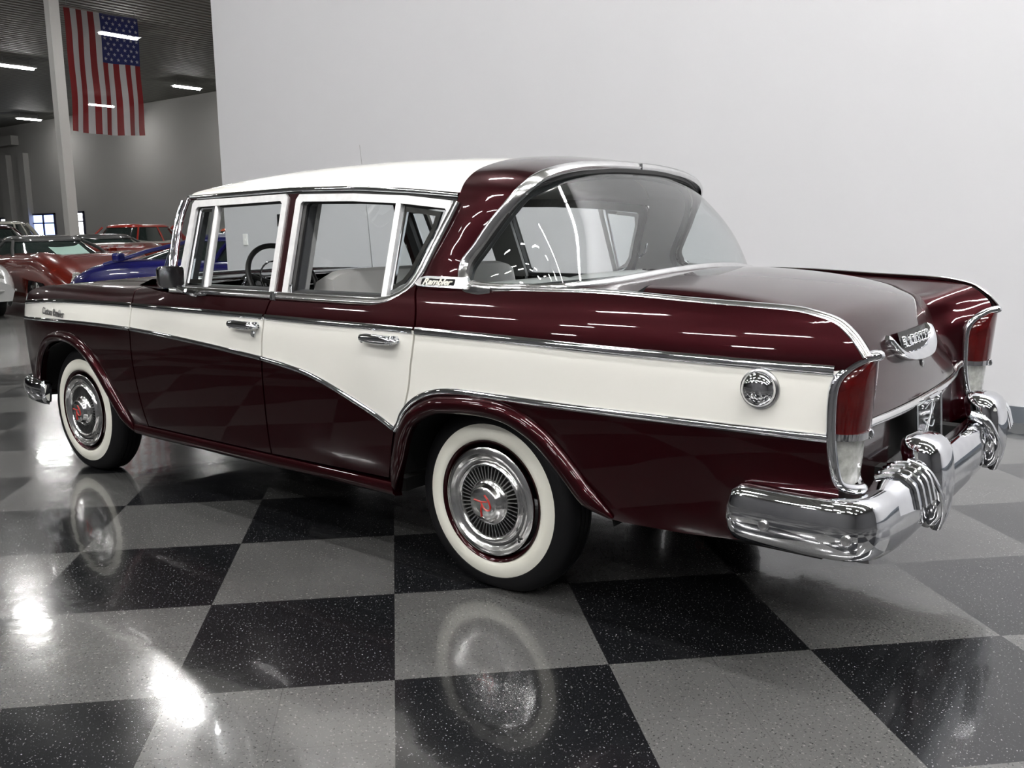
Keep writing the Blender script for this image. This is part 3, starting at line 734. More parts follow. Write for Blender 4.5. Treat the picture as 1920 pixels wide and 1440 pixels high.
# deck between rear glass and lid
q = MB(); rows = []
for y in np.linspace(-.75, .75, 31):
    a = abs(y)
    x0 = lin(a, [0, .27, .53, .70, .752], [.38, .36, .31, .25, .20]); z0 = lin(a, [0, .27, .53, .70, .752], [1.083, 1.076, 1.056, 1.046, 1.043])
    u = a / .585; z1 = 1.086 - .042 * u ** 2.2 if a < .585 else lin(a, [.585, .75], [1.036, 1.040])
    x1 = .450
    rows.append([(x0 + (x1 - x0) * t, y, z0 + (z1 - z0) * t) for t in (0, .5, 1)])
q.grid(rows); q.build('rear_deck_panel', M['maroon'], car)
AB = [((.44, .800, 1.042), (.45, .6, 1.04)), ((.50, .802, 1.042), (.45, .600, 1.030)), ((.76, .790, 1.028), (.76, .600, 1.020)), ((1.0, .780, 1.018), (.93, .600, .995)),
      ((1.08, .775, 1.008), (1.0, .595, .972)), ((1.14, .768, .992), (1.045, .590, .942)), ((1.18, .762, .965), (1.075, .585, .908)), ((1.212, .757, .928), (1.090, .580, .870)),
      ((1.200, .722, .893), (1.098, .577, .835)), ((1.165, .690, .84), (1.108, .572, .79)), ((1.150, .678, .76), (1.120, .567, .74)), ((1.150, .675, .68), (1.130, .562, .69)),
      ((1.168, .680, .60), (1.136, .560, .58)), ((1.176, .690, .50), (1.136, .560, .47))]
Aall = [np.array(p) for p in bez([a for a, b in AB], 4)]
Ball = [np.array(lidpt(i, lidw(i))) + np.array((-.012 * ss(.9, 1.08, LPs[i][0]), .008, -.014 * (1 - ss(.98, 1.08, LPs[i][0])))) for i in range(len(LPs))]
kb = min(range(len(LPs)), key=lambda i: abs(LPs[i][1] - .875) + (9 if LPs[i][0] < .9 else 0))
Bext = [np.array(p) for p in ((1.128, .556, .66), (1.132, .556, .58), (1.132, .556, .47))]
for sg in (-1, 1):
    A = resample(Aall[:29], 44)[:-1] + resample(Aall[28:], 26); B = resample(Ball[:kb + 1], 44)[:-1] + resample(Ball[kb:] + Bext, 26); rows = []
    for a, b in zip(A, B):
        r = []
        for t in np.linspace(0, 1, 10):
            p = a + (b - a) * t
            dip = math.sin(PI * t) * .012 * ss(.5, .9, a[0]); k = ss(1.02, .93, a[2])
            p = p - np.array((dip * k * 2.0, 0, dip * (1 - k)))
            r.append((p[0], sg * p[1], p[2]))
        rows.append(r)
    q = MB(); q.grid(rows); q.build('fin_inner_panel', M['maroon'], car, sharp=70)
    # closing wall under the lamp pod
    q = MB(); q.grid([[(1.176 - .0 * t, sg * (W(1.176, z) * (1 - t) + .690 * t), z) for t in (0, .5, 1)] for z in np.linspace(.575, .46, 5)]); q.build('lamp_pod_base', M['maroon'], car)

    # ---- tail lamp
    C0 = .757
    OUT = [(1.238, C0, .913), (1.212, .785, .905), (1.180, .822, .880), (1.161, .840, .848), (1.155, .845, .80), (1.157, .845, .70), (1.168, .840, .62), (1.180, .826, .582), (1.200, .79, .566), (1.214, C0, .563)]
    INN = [(x - .006, 2 * C0 - y, z) for x, y, z in OUT[1:-1]][::-1]
    loop = [(x, sg * y, z) for x, y, z in bez(OUT + INN, 6, closed=True)]
    q = MB(); q.tube(loop, .0135, n=10, closed=True); lamp = q.build('tail_lamp', M['chrome'], car); lamp['label'] = 'chrome bezel'
    xo = ([.56, .585, .62, .70, .80, .845, .876, .900, .915], [1.20, 1.180, 1.168, 1.157, 1.155, 1.161, 1.180, 1.205, 1.235])
    hw = ([.56, .582, .62, .70, .80, .845, .878, .905, .916], [.005, .066, .080, .085, .085, .082, .064, .028, .003])
    xp = ([.56, .62, .70, .84, .91, .93], [1.208, 1.216, 1.222, 1.232, 1.237, 1.238])
    def lens(name, z0, z1, m, k=1.0, dx=0):
        q = MB(); rows = []
        for z in np.linspace(z0, z1, 14):
            h = lin(z, *hw) * k; a = lin(z, *xo); b = max(a + .002, lin(z, *xp) + dx)
            rows.append([(a + (b - a) * math.sin(th) ** .9, sg * (C0 + h * math.cos(th)), z) for th in np.linspace(0, PI, 15)])
        q.grid(rows, capu=True); return q.build(name, m, lamp)
    lens('red_lens', .716, .911, M['redlens']); lens('backup_lens', .575, .700, M['whitelens'], .9, -.012); lens('lamp_band', .699, .717, M['chrome'], 1.03, .004)
    q = MB(); q.lathe([(.0001, .014), (.009, .011), (.013, 0), (.009, -.011), (.0001, -.014)], (1.222, sg * (C0 - .006), .708), 'Z', 1, 14); q.build('lamp_band_knob', M['chrome'], lamp)

# tail panel, lid molding, plate, emblem, lock
q = MB(); q.grid([[(1.145 - .012 * (y / .56) ** 2 - (.03 if (abs(y) < .26 and z < .672) else 0), y, z) for y in np.linspace(-.57, .57, 39)] for z in [.69, .675, .665, .62, .55, .50, .45, .40]])
tp = q.build('tail_panel', M['maroon'], car, sharp=30)
q = MB(); q.box((1.118, 0, .59), (.006, .50, .16)); q.build('plate_recess', M['black'], tp, smooth=False)
lm = [(1.150, -.70, .713), (1.142, -.66, .708), (1.135, -.61, .695)] + [(1.176 - .035 * (y / .56) ** 2, y, .681) for y in np.linspace(-.56, .56, 15)] + [(1.135, .61, .695), (1.142, .66, .708), (1.150, .70, .713)]
trim('trunk_lower_molding', [tuple(p) for p in bez(lm, 3)], .026, .012, M['steel'], car, lambda i, p: Vector((1, 0, .35)))
Rp = Matrix.Rotation(math.radians(-4), 3, 'Y')
q = MB(); q.box((1.192, .0, .605), (.004, .300, .150), R=Rp); lp = bevel(q.build('license_plate', M['plate'], car, smooth=False), .002)
def plpt(y, z): return (1.195 + .0 + (z - .605) * -.07, y, z)
q = MB(); q.tube([plpt(-.150, .680), plpt(.150, .680), plpt(.150, .530), plpt(-.150, .530)], .0022, n=6, closed=True); q.build('plate_border', M['silver'], lp)
for pts in ([(-.055, .655), (.02, .668), (.06, .655), (.025, .632), (-.035, .605), (-.07, .578)], [(.035, .665), (.005, .62), (-.03, .58), (.02, .55), (.055, .555)], [(-.07, .62), (-.03, .60), (.03, .585), (.055, .60)]):
    q = MB(); q.tube([plpt(*p) for p in bez(pts, 5)], .0014, n=5); q.build('plate_script', M['silver'], lp)
for y in (-.10, .10):
    q = MB(); q.lathe([(.007, 0), (.005, .004), (.0001, .005)], (1.192, y, .668), 'X', 1, 12); q.build('plate_bolt', M['chrome'], lp)
q = MB(); q.tube([(1.17, -.06, .672), (1.20, -.06, .69), (1.20, .06, .69), (1.17, .06, .672)], .006); q.build('plate_lamp', M['chrome'], lp)
# emblem
def lidx(z): return lin(-z, [-.955, -.90, -.84, -.77, -.72], [1.088, 1.115, 1.133, 1.152, 1.166])
emb_path = [(-.235, .896), (-.218, .872), (-.19, .850), (-.145, .834), (-.08, .827), (0, .825), (.08, .827), (.145, .834), (.19, .850), (.218, .872), (.235, .896)]
rows = []
P_ = bez(emb_path, 4)
for i, (y, z) in enumerate(P_):
    t = np.array(P_[min(i + 1, len(P_) - 1)]) - np.array(P_[max(0, i - 1)]); t /= np.linalg.norm(t); nrm = np.array((t[1], -t[0]))
    k = .55 + .45 * math.sin(PI * i / (len(P_) - 1)) ** .6
    r = []
    for a, o in ((-.018, -.005), (-.018, .016), (-.012, .028), (.0, .038), (.010, .036), (.016, .024), (.016, -.005)):
        yy, zz = y + nrm[0] * a * k, z + nrm[1] * a * k
        r.append((lidx(zz) - .07 * (yy / .585) ** 2 + o * k, yy, zz))
    rows.append(r)
q = MB(); q.grid(rows, capu=True); em = q.build('trunk_emblem', M['chrome'], lid, sharp=60)
q = MB(); q.grid([[(lidx(z) + .012 - .07 * (y / .585) ** 2, y, z) for y in np.linspace(-.16, .16, 9)] for z in (.905, .87, .838)]); 
q.build('emblem_recess', M['black'], lid)
for k, ch in enumerate('RAMBLER'):
    y = -.132 + .044 * k
    text_mesh('emblem_letter', ch, .046, .004, M['chrome'], lid, basis((lidx(.873) + .018 - .07 * (y / .585) ** 2, y, .873), (0, 1, 0), (-.30, 0, 1)), 0, None, .001)
q = MB(); q.lathe([(.013, -.02), (.013, .004), (.010, .007), (.0001, .007)], (1.146, .045, .785), 'X', 1, 18); q.build('trunk_lock', M['dullsteel'], lid)

# ---- bumpers
BPH = [(.912, .885), (.925, .898), (1.00, .905), (1.12, .908), (1.20, .902), (1.252, .880), (1.280, .835), (1.291, .76), (1.296, .60), (1.300, .40), (1.303, .2), (1.304, 0)]
def arcfull(h): return [(x, -y) for x, y in h] + [(x, y) for x, y in h[::-1][1:]]
BP = bez(arcfull(BPH), 5)
BPROF = [(-.075, .548), (-.045, .560), (-.018, .560), (.0, .548), (.006, .530), (.014, .500), (.015, .465), (.008, .430), (-.006, .408), (-.03, .398), (-.06, .398)]
def bprof(t):   # t: distance factor from tip 0..1 lets the ends round off
    return [(o, .478 + (z - .478) * (.80 + .20 * t)) for o, z in BPROF]
def bumper_rows(prof, lo=0, hi=None, extra=0, flip=1, x0=0, src=BP, zs=1, dz=0):
    rows = []
    n = len(src)
    for i in range(lo, hi or n):
        a = src[max(0, i - 1)]; b = src[min(n - 1, i + 1)]; t = (b - a) / np.linalg.norm(b - a); nx, ny = t[1], -t[0]
        e = min(i, n - 1 - i) / 6; e = min(1, e)
        zl = .015 * ss(.9, .6, abs(src[i][1]))
        rows.append([(src[i][0] + nx * (o + extra) + x0, src[i][1] + ny * (o + extra), (z * zs + dz) - (zl if z < .47 else 0)) for o, z in (bprof(e) if prof is BPROF else prof)])
    return rows
q = MB(); q.grid(bumper_rows(BPROF), capu=True); rb = q.build('rear_bumper', M['chrome'], car, sharp=70)
for sg in (-1, 1):
    for x, z in ((1.018, .470), (1.225, .468)):
        yb = .92 if x < 1.1 else .906
        q = MB(); q.lathe([(.015, -.006), (.015, .003), (.011, .008), (.0001, .010)], (x, sg * yb, z), 'Y', sg, 20); q.build('bumper_bolt', M['dullsteel'], rb)
    # guard
    rings = []
    for z, xc, hx, hy in ((.385, 1.298, .012, .03), (.40, 1.306, .024, .050), (.43, 1.312, .034, .070), (.48, 1.308, .046, .086), (.53, 1.298, .056, .092), (.575, 1.288, .062, .092), (.61, 1.280, .063, .088), (.633, 1.275, .056, .080), (.646, 1.271, .040, .064), (.652, 1.268, .016, .034)):
        r = []
        for k in range(24):
            a = 2 * PI * k / 24; ca, sa = math.cos(a), math.sin(a)
            r.append((xc + hx * math.copysign(abs(ca) ** .75, ca), sg * (.40 + hy * math.copysign(abs(sa) ** .75, sa)), z))
        rings.append(r)
    q = MB(); q.grid(rings, closev=True, capu=True)
    # broad foot that wraps the bumper face
    gd = q.build('bumper_guard', M['chrome'], rb, sharp=75)
    ys = [abs(p[1]) for p in BP]; idx = [i for i, p in enumerate(BP) if .30 < sg * p[1] < .785]
    lo_, hi_ = min(idx), max(idx) + 1
    TOPN = [(-.3, 1), (-.1, 1), (.3, .95), (.8, .6), (1, .1), (1, 0)]
    def sprof(d): return [(o + d * n0, z + d * n1) for (o, z), (n0, n1) in zip(BPROF[:6], TOPN)]
    rws = []
    for i in range(lo_, hi_):
        d_ = -.003 + .025 * ss(.77, .60, abs(BP[i][1])); rws += bumper_rows(sprof(d_), i, i + 1)
    q = MB(); q.grid(rws); q.grid([[r[-1], tuple(np.array(r[-1]) - np.array((.02, 0, .0)))] for r in rws]); q.build('guard_saddle', M['chrome'], gd, sharp=60)
    for yy in (.535, .572, .609, .646):
        pt = []
        near = sorted(range(len(BP)), key=lambda i: abs(BP[i][1] - sg * yy))[:2]; i0, i1 = near
        t_ = (sg * yy - BP[i0][1]) / (BP[i1][1] - BP[i0][1]); d_ = .008 + .018 * ss(.76, .56, yy)
        r0, r1 = bumper_rows(sprof(d_), i0, i0 + 1)[0], bumper_rows(sprof(d_), i1, i1 + 1)[0]
        q = MB(); q.tube([tuple(p) for p in bez([np.array(u) + (np.array(v) - np.array(u)) * t_ for u, v in zip(r0, r1)], 3)], .009, n=8); q.build('guard_rib', M['chrome'], gd)
    ft = [(1.255, .505, .582), (1.300, .50, .566), (1.322, .485, .53), (1.332, .455, .48), (1.330, .425, .425), (1.318, .40, .385)]
    q = MB(); q.tube([(x, sg * y, z) for x, y, z in bez(ft, 5)], .017, n=10); q.build('guard_foot', M['chrome'], gd)
    ft = [(1.255, .295, .582), (1.300, .30, .566), (1.322, .315, .53), (1.332, .345, .48), (1.330, .375, .425), (1.318, .40, .385)]
    q = MB(); q.tube([(x, sg * y, z) for x, y, z in bez(ft, 5)], .017, n=10); q.build('guard_foot', M['chrome'], gd)
    q = MB(); q.box((1.19, sg * .36, .50), (.12, .06, .06)); q.build('bumper_bracket', M['dark'], rb, smooth=False)
q = MB(); q.lathe([(.0001, -.014), (.010, -.010), (.014, 0), (.010, .010), (.0001, .014)], (1.318, .335, .600), 'Z', 1, 14); q.build('guard_plate_lamp', M['whitelens'], rb)
# front bumper
FP = bez(arcfull([(-3.04, .85), (-3.07, .86), (-3.18, .86), (-3.30, .835), (-3.38, .775), (-3.43, .68), (-3.49, .45), (-3.51, .22), (-3.515, 0)]), 5)
FPROF = [(-.05, .448), (-.015, .458), (.006, .444), (.014, .41), (.012, .375), (-.002, .335), (-.03, .318)]
def front_rows():
    rows = []; n = len(FP)
    for i in range(n):
        a = FP[max(0, i - 1)]; b = FP[min(n - 1, i + 1)]; t = (b - a) / np.linalg.norm(b - a); nx, ny = t[1], -t[0]
        nx, ny = -nx, -ny
        e = min(1, min(i, n - 1 - i) / 4)
        rows.append([(FP[i][0] + nx * o, FP[i][1] + ny * o, .39 + (z - .39) * (.75 + .25 * e)) for o, z in FPROF])
    return rows
q = MB(); q.grid(front_rows(), capu=True); q.build('front_bumper', M['chrome'], car, sharp=70)

# ---- wheels
def wheel(cx, sg):
    c = (cx, sg * .80, .320)
    q = MB()
    q.lathe([(.205, -.010), (.213, .000), (.228, .007), (.250, .006), (.2685, -.002)], c, 'Y', sg, 72, 1)
    prof = [(.2685, -.002), (.270, .000), (.276, .000), (.290, -.002), (.303, -.007), (.315, -.014), (.325, -.024), (.3315, -.036), (.334, -.055), (.329, -.0555), (.329, -.060), (.3345, -.0605), (.335, -.078), (.330, -.0785), (.330, -.083), (.335, -.0835), (.335, -.101), (.330, -.1015), (.330, -.106),
            (.3345, -.1065), (.331, -.125), (.318, -.142), (.29, -.152), (.25, -.162), (.20, -.15), (.19, -.12)]
    q.lathe(prof, c, 'Y', sg, 72, 0)
    q.v = [(x, y, z if z > .012 else .0015 + .010 * ss(-.02, .012, z)) for x, y, z in q.v]
    tire = q.build('wheel', [M['rubber'], M['whitewall']], car, sharp=35); tire['label'] = 'whitewall tire with maroon rim and ribbed hubcap'
    q = MB(); q.lathe([(.19, -.03), (.200, -.006), (.208, .002), (.2125, .004), (.214, .000), (.212, -.008)], c, 'Y', sg, 64); q.build('rim', M['maroon'], tire)
    q = MB(); q.lathe([(.186, -.008), (.190, .002), (.189, .006), (.182, .010), (.168, .012), (.160, .006), (.150, -.001), (.144, .000), (.138, .010), (.132, .013), (.126, .010), (.122, .002), (.120, -.018), (.084, -.018), (.082, .004), (.078, .012), (.070, .016), (.064, .022), (.059, .034), (.055, .038), (.030, .0405), (.0001, .0415)], c, 'Y', sg, 64)
    hub = q.build('hubcap', M['steel'], tire, sharp=45)
    q = MB(); q.lathe([(.1205, -.0165), (.0835, -.0165)], c, 'Y', sg, 48); q.build('hubcap_recess', M['black'], tire)
    q = MB()
    for k in range(48):
        a = 2 * PI * k / 48; R_ = Matrix.Rotation(-a, 3, 'Y')
        q.box((c[0] + .102 * math.cos(a), c[1] - sg * .003, c[2] + .102 * math.sin(a)), (.042, .020, .0040), R=R_)
    f = q.build('hubcap_fins', M['steel'], tire, smooth=False)
    # red R, turned as it stands in the photo
    rot_ = math.radians(55)
    def rp(u, v): 
        u2 = u * math.cos(rot_) + v * math.sin(rot_); v2 = -u * math.sin(rot_) + v * math.cos(rot_)
        return (c[0] - sg * u2, c[1] + sg * .0415, c[2] + v2)
    strokes = [[(-.030, -.024), (-.010, .000), (.002, .022)], [(-.022, .026), (.0, .030), (.026, .024), (.030, .010), (.016, -.002), (-.010, -.002)], [(.0, -.002), (.012, -.016), (.034, -.030)]]
    q = MB()
    for st in strokes: q.tube([rp(*p) for p in bez(st, 5)], .0026, n=6)
    q.build('hubcap_letter', M['red'], tire)
    q = MB(); a = math.radians(-38)
    q.tube([(c[0] + .155 * math.cos(a), c[1] + sg * -.002, c[2] + .155 * math.sin(a)), (c[0] + .168 * math.cos(a), c[1] + sg * .012, c[2] + .168 * math.sin(a)), (c[0] + .178 * math.cos(a), c[1] + sg * .022, c[2] + .178 * math.sin(a))], .0045); q.build('valve_stem', M['black'], tire)
for cx in (0, -2.743):
    for sg in (-1, 1): wheel(cx, sg)

# ---- underbody
q = MB(); q.box((-1.05, 0, .30), (4.2, 1.1, .06)); q.box((.62, 0, .42), (.95, 1.1, .20)); q.box((-2.9, 0, .42), (.8, 1.0, .2)); q.box((-1.2, 0, .29), (1.5, 1.5, .05)); q.box((.85, 0, .45), (.5, 1.5, .12))
q.build('underbody', M['dark'], car, smooth=False)
q = MB(); q.tube([(0, -.70, .32), (0, .70, .32)], .04); q.tube([(-2.743, -.70, .32), (-2.743, .70, .32)], .03); q.build('axles', M['dark'], car)
q = MB(); q.tube([(-1.5, -.35, .22), (.4, -.38, .22), (.9, -.45, .26), (1.16, -.45, .27)], .022); q.build('tailpipe', M['dullsteel'], car)

# ---- interior
def bench(name, x0, zt, tilt, w, zb=.35, th=.16, cush=.5):
    rows = []
    for y in np.linspace(-w, w, 25):
        e = 1 - .04 * (abs(y) / w) ** 6; r = []
        zz = zt - .03 * (abs(y) / w) ** 14 - .012 * math.exp(-(y / .05) ** 2)
        H_ = zz - zb
        for dx, dz in ((th * .75, 0), (th * .85, .5), (th * .66, .88), (th * .45, .985), (th * .15, 1.0), (-th * .15, .97), (-th * .35, .85), (-th * .5, .5), (-th * .55, .0)):
            r.append((x0 + dx + tilt * dz * H_, y * e, zb + dz * H_))
        rows.append(r)
    q = MB(); q.grid(rows, capu=True); b_ = q.build(name, M['seat'], car, sharp=60)
    q = MB(); q.grid([[(x0 - .10 - cush * t, y, zb + .03 + .10 * math.sin(PI * (.2 + .6 * t))) for t in np.linspace(0, 1, 8)] for y in np.linspace(-w, w, 9)]); q.build('seat_cushion', M['seat'], b_)
    q = MB(); q.tube([(x0 + dx + tilt * dz * (zt - zb), y, zb + dz * (zt - zb)) for y, dx, dz in ((-w * .80, th * .86, .35), (-w * .78, th * .84, .62), (-w * .62, th * .74, .80), (-w * .2, th * .70, .86), (w * .3, th * .70, .86), (w * .8, th * .70, .84))], .005); q.build('seat_piping', M['seatdark'], b_)
    return b_
bench('front_seat', -1.19, 1.075, .20, .63)
bench('rear_seat', -.30, 1.045, .22, .68, zb=.72, th=.14)
q = MB(); q.box((.085, 0, 1.018), (.40, 1.44, .03)); q.box((.0, 0, .8), (.04, 1.4, .4)); q.build('parcel_shelf', M['darkgrey'], car, smooth=False)
# dashboard
q = MB(); rows = []
for y in np.linspace(-.74, .74, 21):
    k = .04 * (1 - (y / .74) ** 2)
    rows.append([(-2.22 - k, y, .985), (-2.10 - k, y, 1.018), (-1.96 - k, y, 1.020), (-1.88 - k, y, 1.008), (-1.85 - k, y, .985), (-1.87 - k, y, .94), (-1.845 - k, y, .90), (-1.86 - k, y, .78), (-1.95 - k, y, .70)])
q.grid(rows); ds = q.build('dashboard', M['dash'], car, sharp=70)
for z, x, r in ((1.012, -1.862, .006), (.96, -1.845, .005), (.90, -1.83, .006)):
    q = MB(); q.tube([(x - .04 * (1 - (y / .74) ** 2), y, z) for y in np.linspace(-.72, .72, 17)], r, n=6); q.build('dashboard_molding', M['chrome'], ds)
q = MB(); q.lathe([(.075, 0), (.085, .02), (.08, .05), (.07, .055), (.0001, .055)], (-1.85, -.38, .95), 'X', 1, 24); q.build('instrument_pod', M['dash'], ds)
q = MB(); q.lathe([(.084, .045), (.086, .056), (.078, .060)], (-1.85, -.38, .95), 'X', 1, 24); q.build('instrument_ring', M['chrome'], ds)
# steering wheel
a_ = math.radians(28); sc = Vector((-1.548, -.405, 1.005)); su = Vector((-math.sin(a_), 0, math.cos(a_))); sv = Vector((0, 1, 0)); sn = su.cross(sv)
if sn.x < 0: sn = -sn
q = MB(); q.tube([sc + su * .184 * math.sin(t) + sv * .184 * math.cos(t) for t in np.linspace(0, 2 * PI, 49)[:-1]], .0125, n=10, closed=True); sw = q.build('steering_wheel', M['black'], car)
q = MB(); q.tube([sc - sn * .015 + su * .112 * math.sin(t) + sv * .112 * math.cos(t) for t in np.linspace(0, 2 * PI, 37)[:-1]], .004, n=6, closed=True); q.build('horn_ring', M['chrome'], sw)
q = MB()
for t in (.25, PI - .25, 1.5 * PI): q.tube([sc - sn * .04, sc - sn * .02 + (su * math.sin(t) + sv * math.cos(t)) * .12, sc + (su * math.sin(t) + sv * math.cos(t)) * .18], [.014, .010, .008])
q.build('wheel_spoke', M['black'], sw)
q = MB(); q.tube([sc - sn * .0, sc - sn * .04, sc - sn * .34], [.03, .028, .024], n=12); q.build('steering_column', M['steel'], sw)
# rear-view mirror
q = MB(); q.box((-1.93, 0, 1.288), (.03, .235, .062)); q.tube([(-1.96, 0, 1.41), (-1.95, 0, 1.36), (-1.93, 0, 1.30)], .008); bevel(q.build('rearview_mirror', M['black'], car, smooth=False), .012, 3)
# coat hook
q = MB(); q.tube([(-.20, .60, 1.16), (-.20, .585, 1.12), (-.22, .575, 1.10), (-.235, .585, 1.12)], .006); q.build('coat_hook', M['chrome'], car)
# side mirror
Rm = Matrix.Rotation(math.radians(-14), 3, 'Z') @ Matrix.Rotation(math.radians(4), 3, 'Y')
q = MB(); c = Vector((-1.645, -.925, 1.048)); rows = []
for t, k, kz in ((-.042, .72, .70), (-.036, .88, .86), (-.012, 1, .97), (.018, 1, 1), (.020, .94, .94), (.016, .92, .92)):
    r = []
    for j in range(24):
        a = 2 * PI * j / 24; ca, sa = math.cos(a), math.sin(a)
        p = Vector((t, .054 * k * math.copysign(abs(ca) ** .35, ca), .047 * kz * math.copysign(abs(sa) ** .35, sa)))
        r.append(c + Rm @ p)
    rows.append(r)
q.grid(rows, closev=True, capu=True); mi = q.build('side_mirror', M['darkchrome'], car, sharp=50)
q = MB(); q.tube([c + Vector((-.01, .02, -.04)), Vector((-1.60, -.895, .99)), Vector((-1.57, -.850, .975))], [.012, .014, .018]); q.build('mirror_arm', M['chrome'], mi)
q = MB(); q.grid([[(-1.64 + .15 * t, -(W(-1.6, .968) + .004) - .012 * math.sin(PI * t) * math.sin(PI * v), .975 + .022 * (v - .5) * math.sin(PI * (.1 + .8 * t))) for v in np.linspace(0, 1, 6)] for t in np.linspace(0, 1, 12)]); q.build('mirror_foot', M['chrome'], mi)
# antenna
q = MB(); q.tube([(-2.135, .72, .985), (-2.14, .72, 1.02), (-2.165, .72, 1.30), (-2.21, .72, 1.73)], [.0075, .003, .0022, .0014], n=6); an = q.build('antenna', M['dullsteel'], car)
q = MB(); q.lathe([(.022, 0), (.018, .012), (.007, .022), (.0001, .03)], (-2.137, .72, .985), 'Z', 1, 14); q.build('antenna_base', M['chrome'], an)

# =================================================================== THE HALL
def struct(name, verts, faces, m): return tag(mesh(name, verts, faces, m, None, smooth=False), kind='structure')
def sbox(name, lo, hi, m):
    q = MB(); q.box([(a + b) / 2 for a, b in zip(lo, hi)], [b - a for a, b in zip(lo, hi)]); return tag(q.build(name, m, None, smooth=False), kind='structure')
H = 7.2
struct('floor', [(-7.0, -16, 0), (14, -16, 0), (14, 24, 0), (-7.0, 24, 0)], [(0, 1, 2, 3)], M['checker'])
struct('floor', [(-64, -16, 0), (-7.0, -16, 0), (-7.0, 24, 0), (-64, 24, 0)], [(0, 1, 2, 3)], M['concrete'])
struct('ceiling', [(-64, -16, H), (-64, 24, H), (14, 24, H), (14, -16, H)], [(0, 1, 2, 3)], M['deck'])
sbox('wall_right', (-7.19, 3.222, 0), (14, 3.42, H), M['wallwhite'])
sbox('baseboard_right', (-7.20, 3.208, 0), (14, 3.222, .102), M['baseboard'])
sbox('wall_back', (-64, 21.4, 0), (14, 21.7, H), M['walltaupe'])
sbox('wall_left', (-64.3, -16, 0), (-64, 21.7, H), M['wallgrey'])
sbox('wall_front', (-64, -16.3, 0), (14, -16, H), M['wallgrey'])
sbox('wall_end', (14, -16, 0), (14.3, 3.2, H), M['wallgrey'])
# pilasters and a beam on the far wall
for x0, x1 in ((-54.2, -53.3), (-51.9, -51.2)): sbox('trim_1', (x0, 21.1, 0), (x1, 21.4, 5.6), M['walltaupe'])
sbox('trim_2', (-62, 21.0, 6.1), (-52.2, 21.4, 6.6), M['walltaupe'])
sbox('column', (-20.62, 7.99, 0), (-20.38, 8.23, H), M['post'])
# switch plate
sw_ = MB(); sw_.box((-6.81, 3.215, 1.137), (.080, .014, .125)); p_ = bevel(sw_.build('switch_plate', M['switch'], None, smooth=False), .003)
tag(p_, 'small white switch plate on the white wall, seen through the front side window', 'switch plate')
q = MB(); q.box((-6.81, 3.206, 1.137), (.012, .008, .024)); q.build('toggle', M['switch'], p_, smooth=False)
# windows in the far wall
def window(n, x0, x1, z0, z1, pane, nx, zs):
    q = MB(); q.box(((x0 + x1) / 2, 21.37, (z0 + z1) / 2), (x1 - x0, .03, z1 - z0)); o = tag(q.build('window_%d' % n, pane, None, smooth=False), kind='structure')
    q = MB()
    for x in (x0, x1): q.box((x, 21.35, (z0 + z1) / 2), (.10, .08, z1 - z0 + .1))
    for z in (z0, z1): q.box(((x0 + x1) / 2, 21.35, z), (x1 - x0 + .1, .08, .10))
    for i in range(1, nx): q.box((x0 + (x1 - x0) * i / nx, 21.34, (z0 + z1) / 2), (.13, .06, z1 - z0))
    for z in zs: q.box(((x0 + x1) / 2, 21.34, z), (x1 - x0, .06, .07))
    q.build('window_frame', M['winframe'], o, smooth=False)
window(1, -51.3, -48.75, .95, 2.24, M['bluelight'], 2, (1.75,))
window(2, -46.95, -45.6, .95, 2.28, M['daylight'], 2, (1.8,))
window(3, -55.3, -53.5, 1.3, 2.08, M['daylight'], 1, ())

# ---- ceiling tube lights: housing and glowing diffuser
def make_light():
    t = empty('ceiling_light')
    q = MB(); q.box((0, 0, .06), (1.24, .34, .06), taper=.6); q.box((0, 0, .035), (1.26, .36, .02)); q.build('housing', M['fixture'], t, smooth=False)
    q = MB(); q.grid([[(x, .085 * k * math.cos(a), .01 - .045 * k * math.sin(a)) for a in np.linspace(0, PI, 9)] for x, k in ((-.59, .5), (-.57, 1), (.57, 1), (.59, .5))], capu=True); q.build('glowing_tube', M['tubelight'], t)
    for s_ in (-1, 1):
        q = MB(); q.tube([(s_ * .45, 0, .09), (s_ * .45, 0, .30)], .006, n=5); q.build('hanger', M['dullsteel'], t)
    return t
L0 = make_light(); first = True
def place(x, y, rz, label, group=None, z=H - .30):
    global first
    if first: r = L0; first = False
    else:
        r = L0.copy(); COL.objects.link(r)
        for ch in list(L0.children):
            c = ch.copy(); COL.objects.link(c); c.parent = r
    r.location = (x, y, z); r.rotation_euler = (0, 0, rz)
    tag(r, label, 'ceiling light', group)
GV = 'tube lights in the far part of the hall'
place(-31.8, 12.35, PI / 2, 'glowing ceiling tube light cut by the left edge of the picture', GV)
place(-31.6, 18.85, PI / 2, 'glowing tube light on the ceiling right of the hanging flag', GV)
place(-46.6, 19.5, PI / 2, 'smallest glowing tube light, low on the far ceiling left of the white column', GV)
place(-24.35, 11.95, PI / 2, 'tube light shining through the blue starred part of the flag', GV)
place(-39.1, 19.3, PI / 2, 'tube light glowing faintly through the striped lower half of the flag', GV)
OUT = 'unseen tube light hanging from the high ceiling outside the picture'
GO = 'tube lights outside the picture'
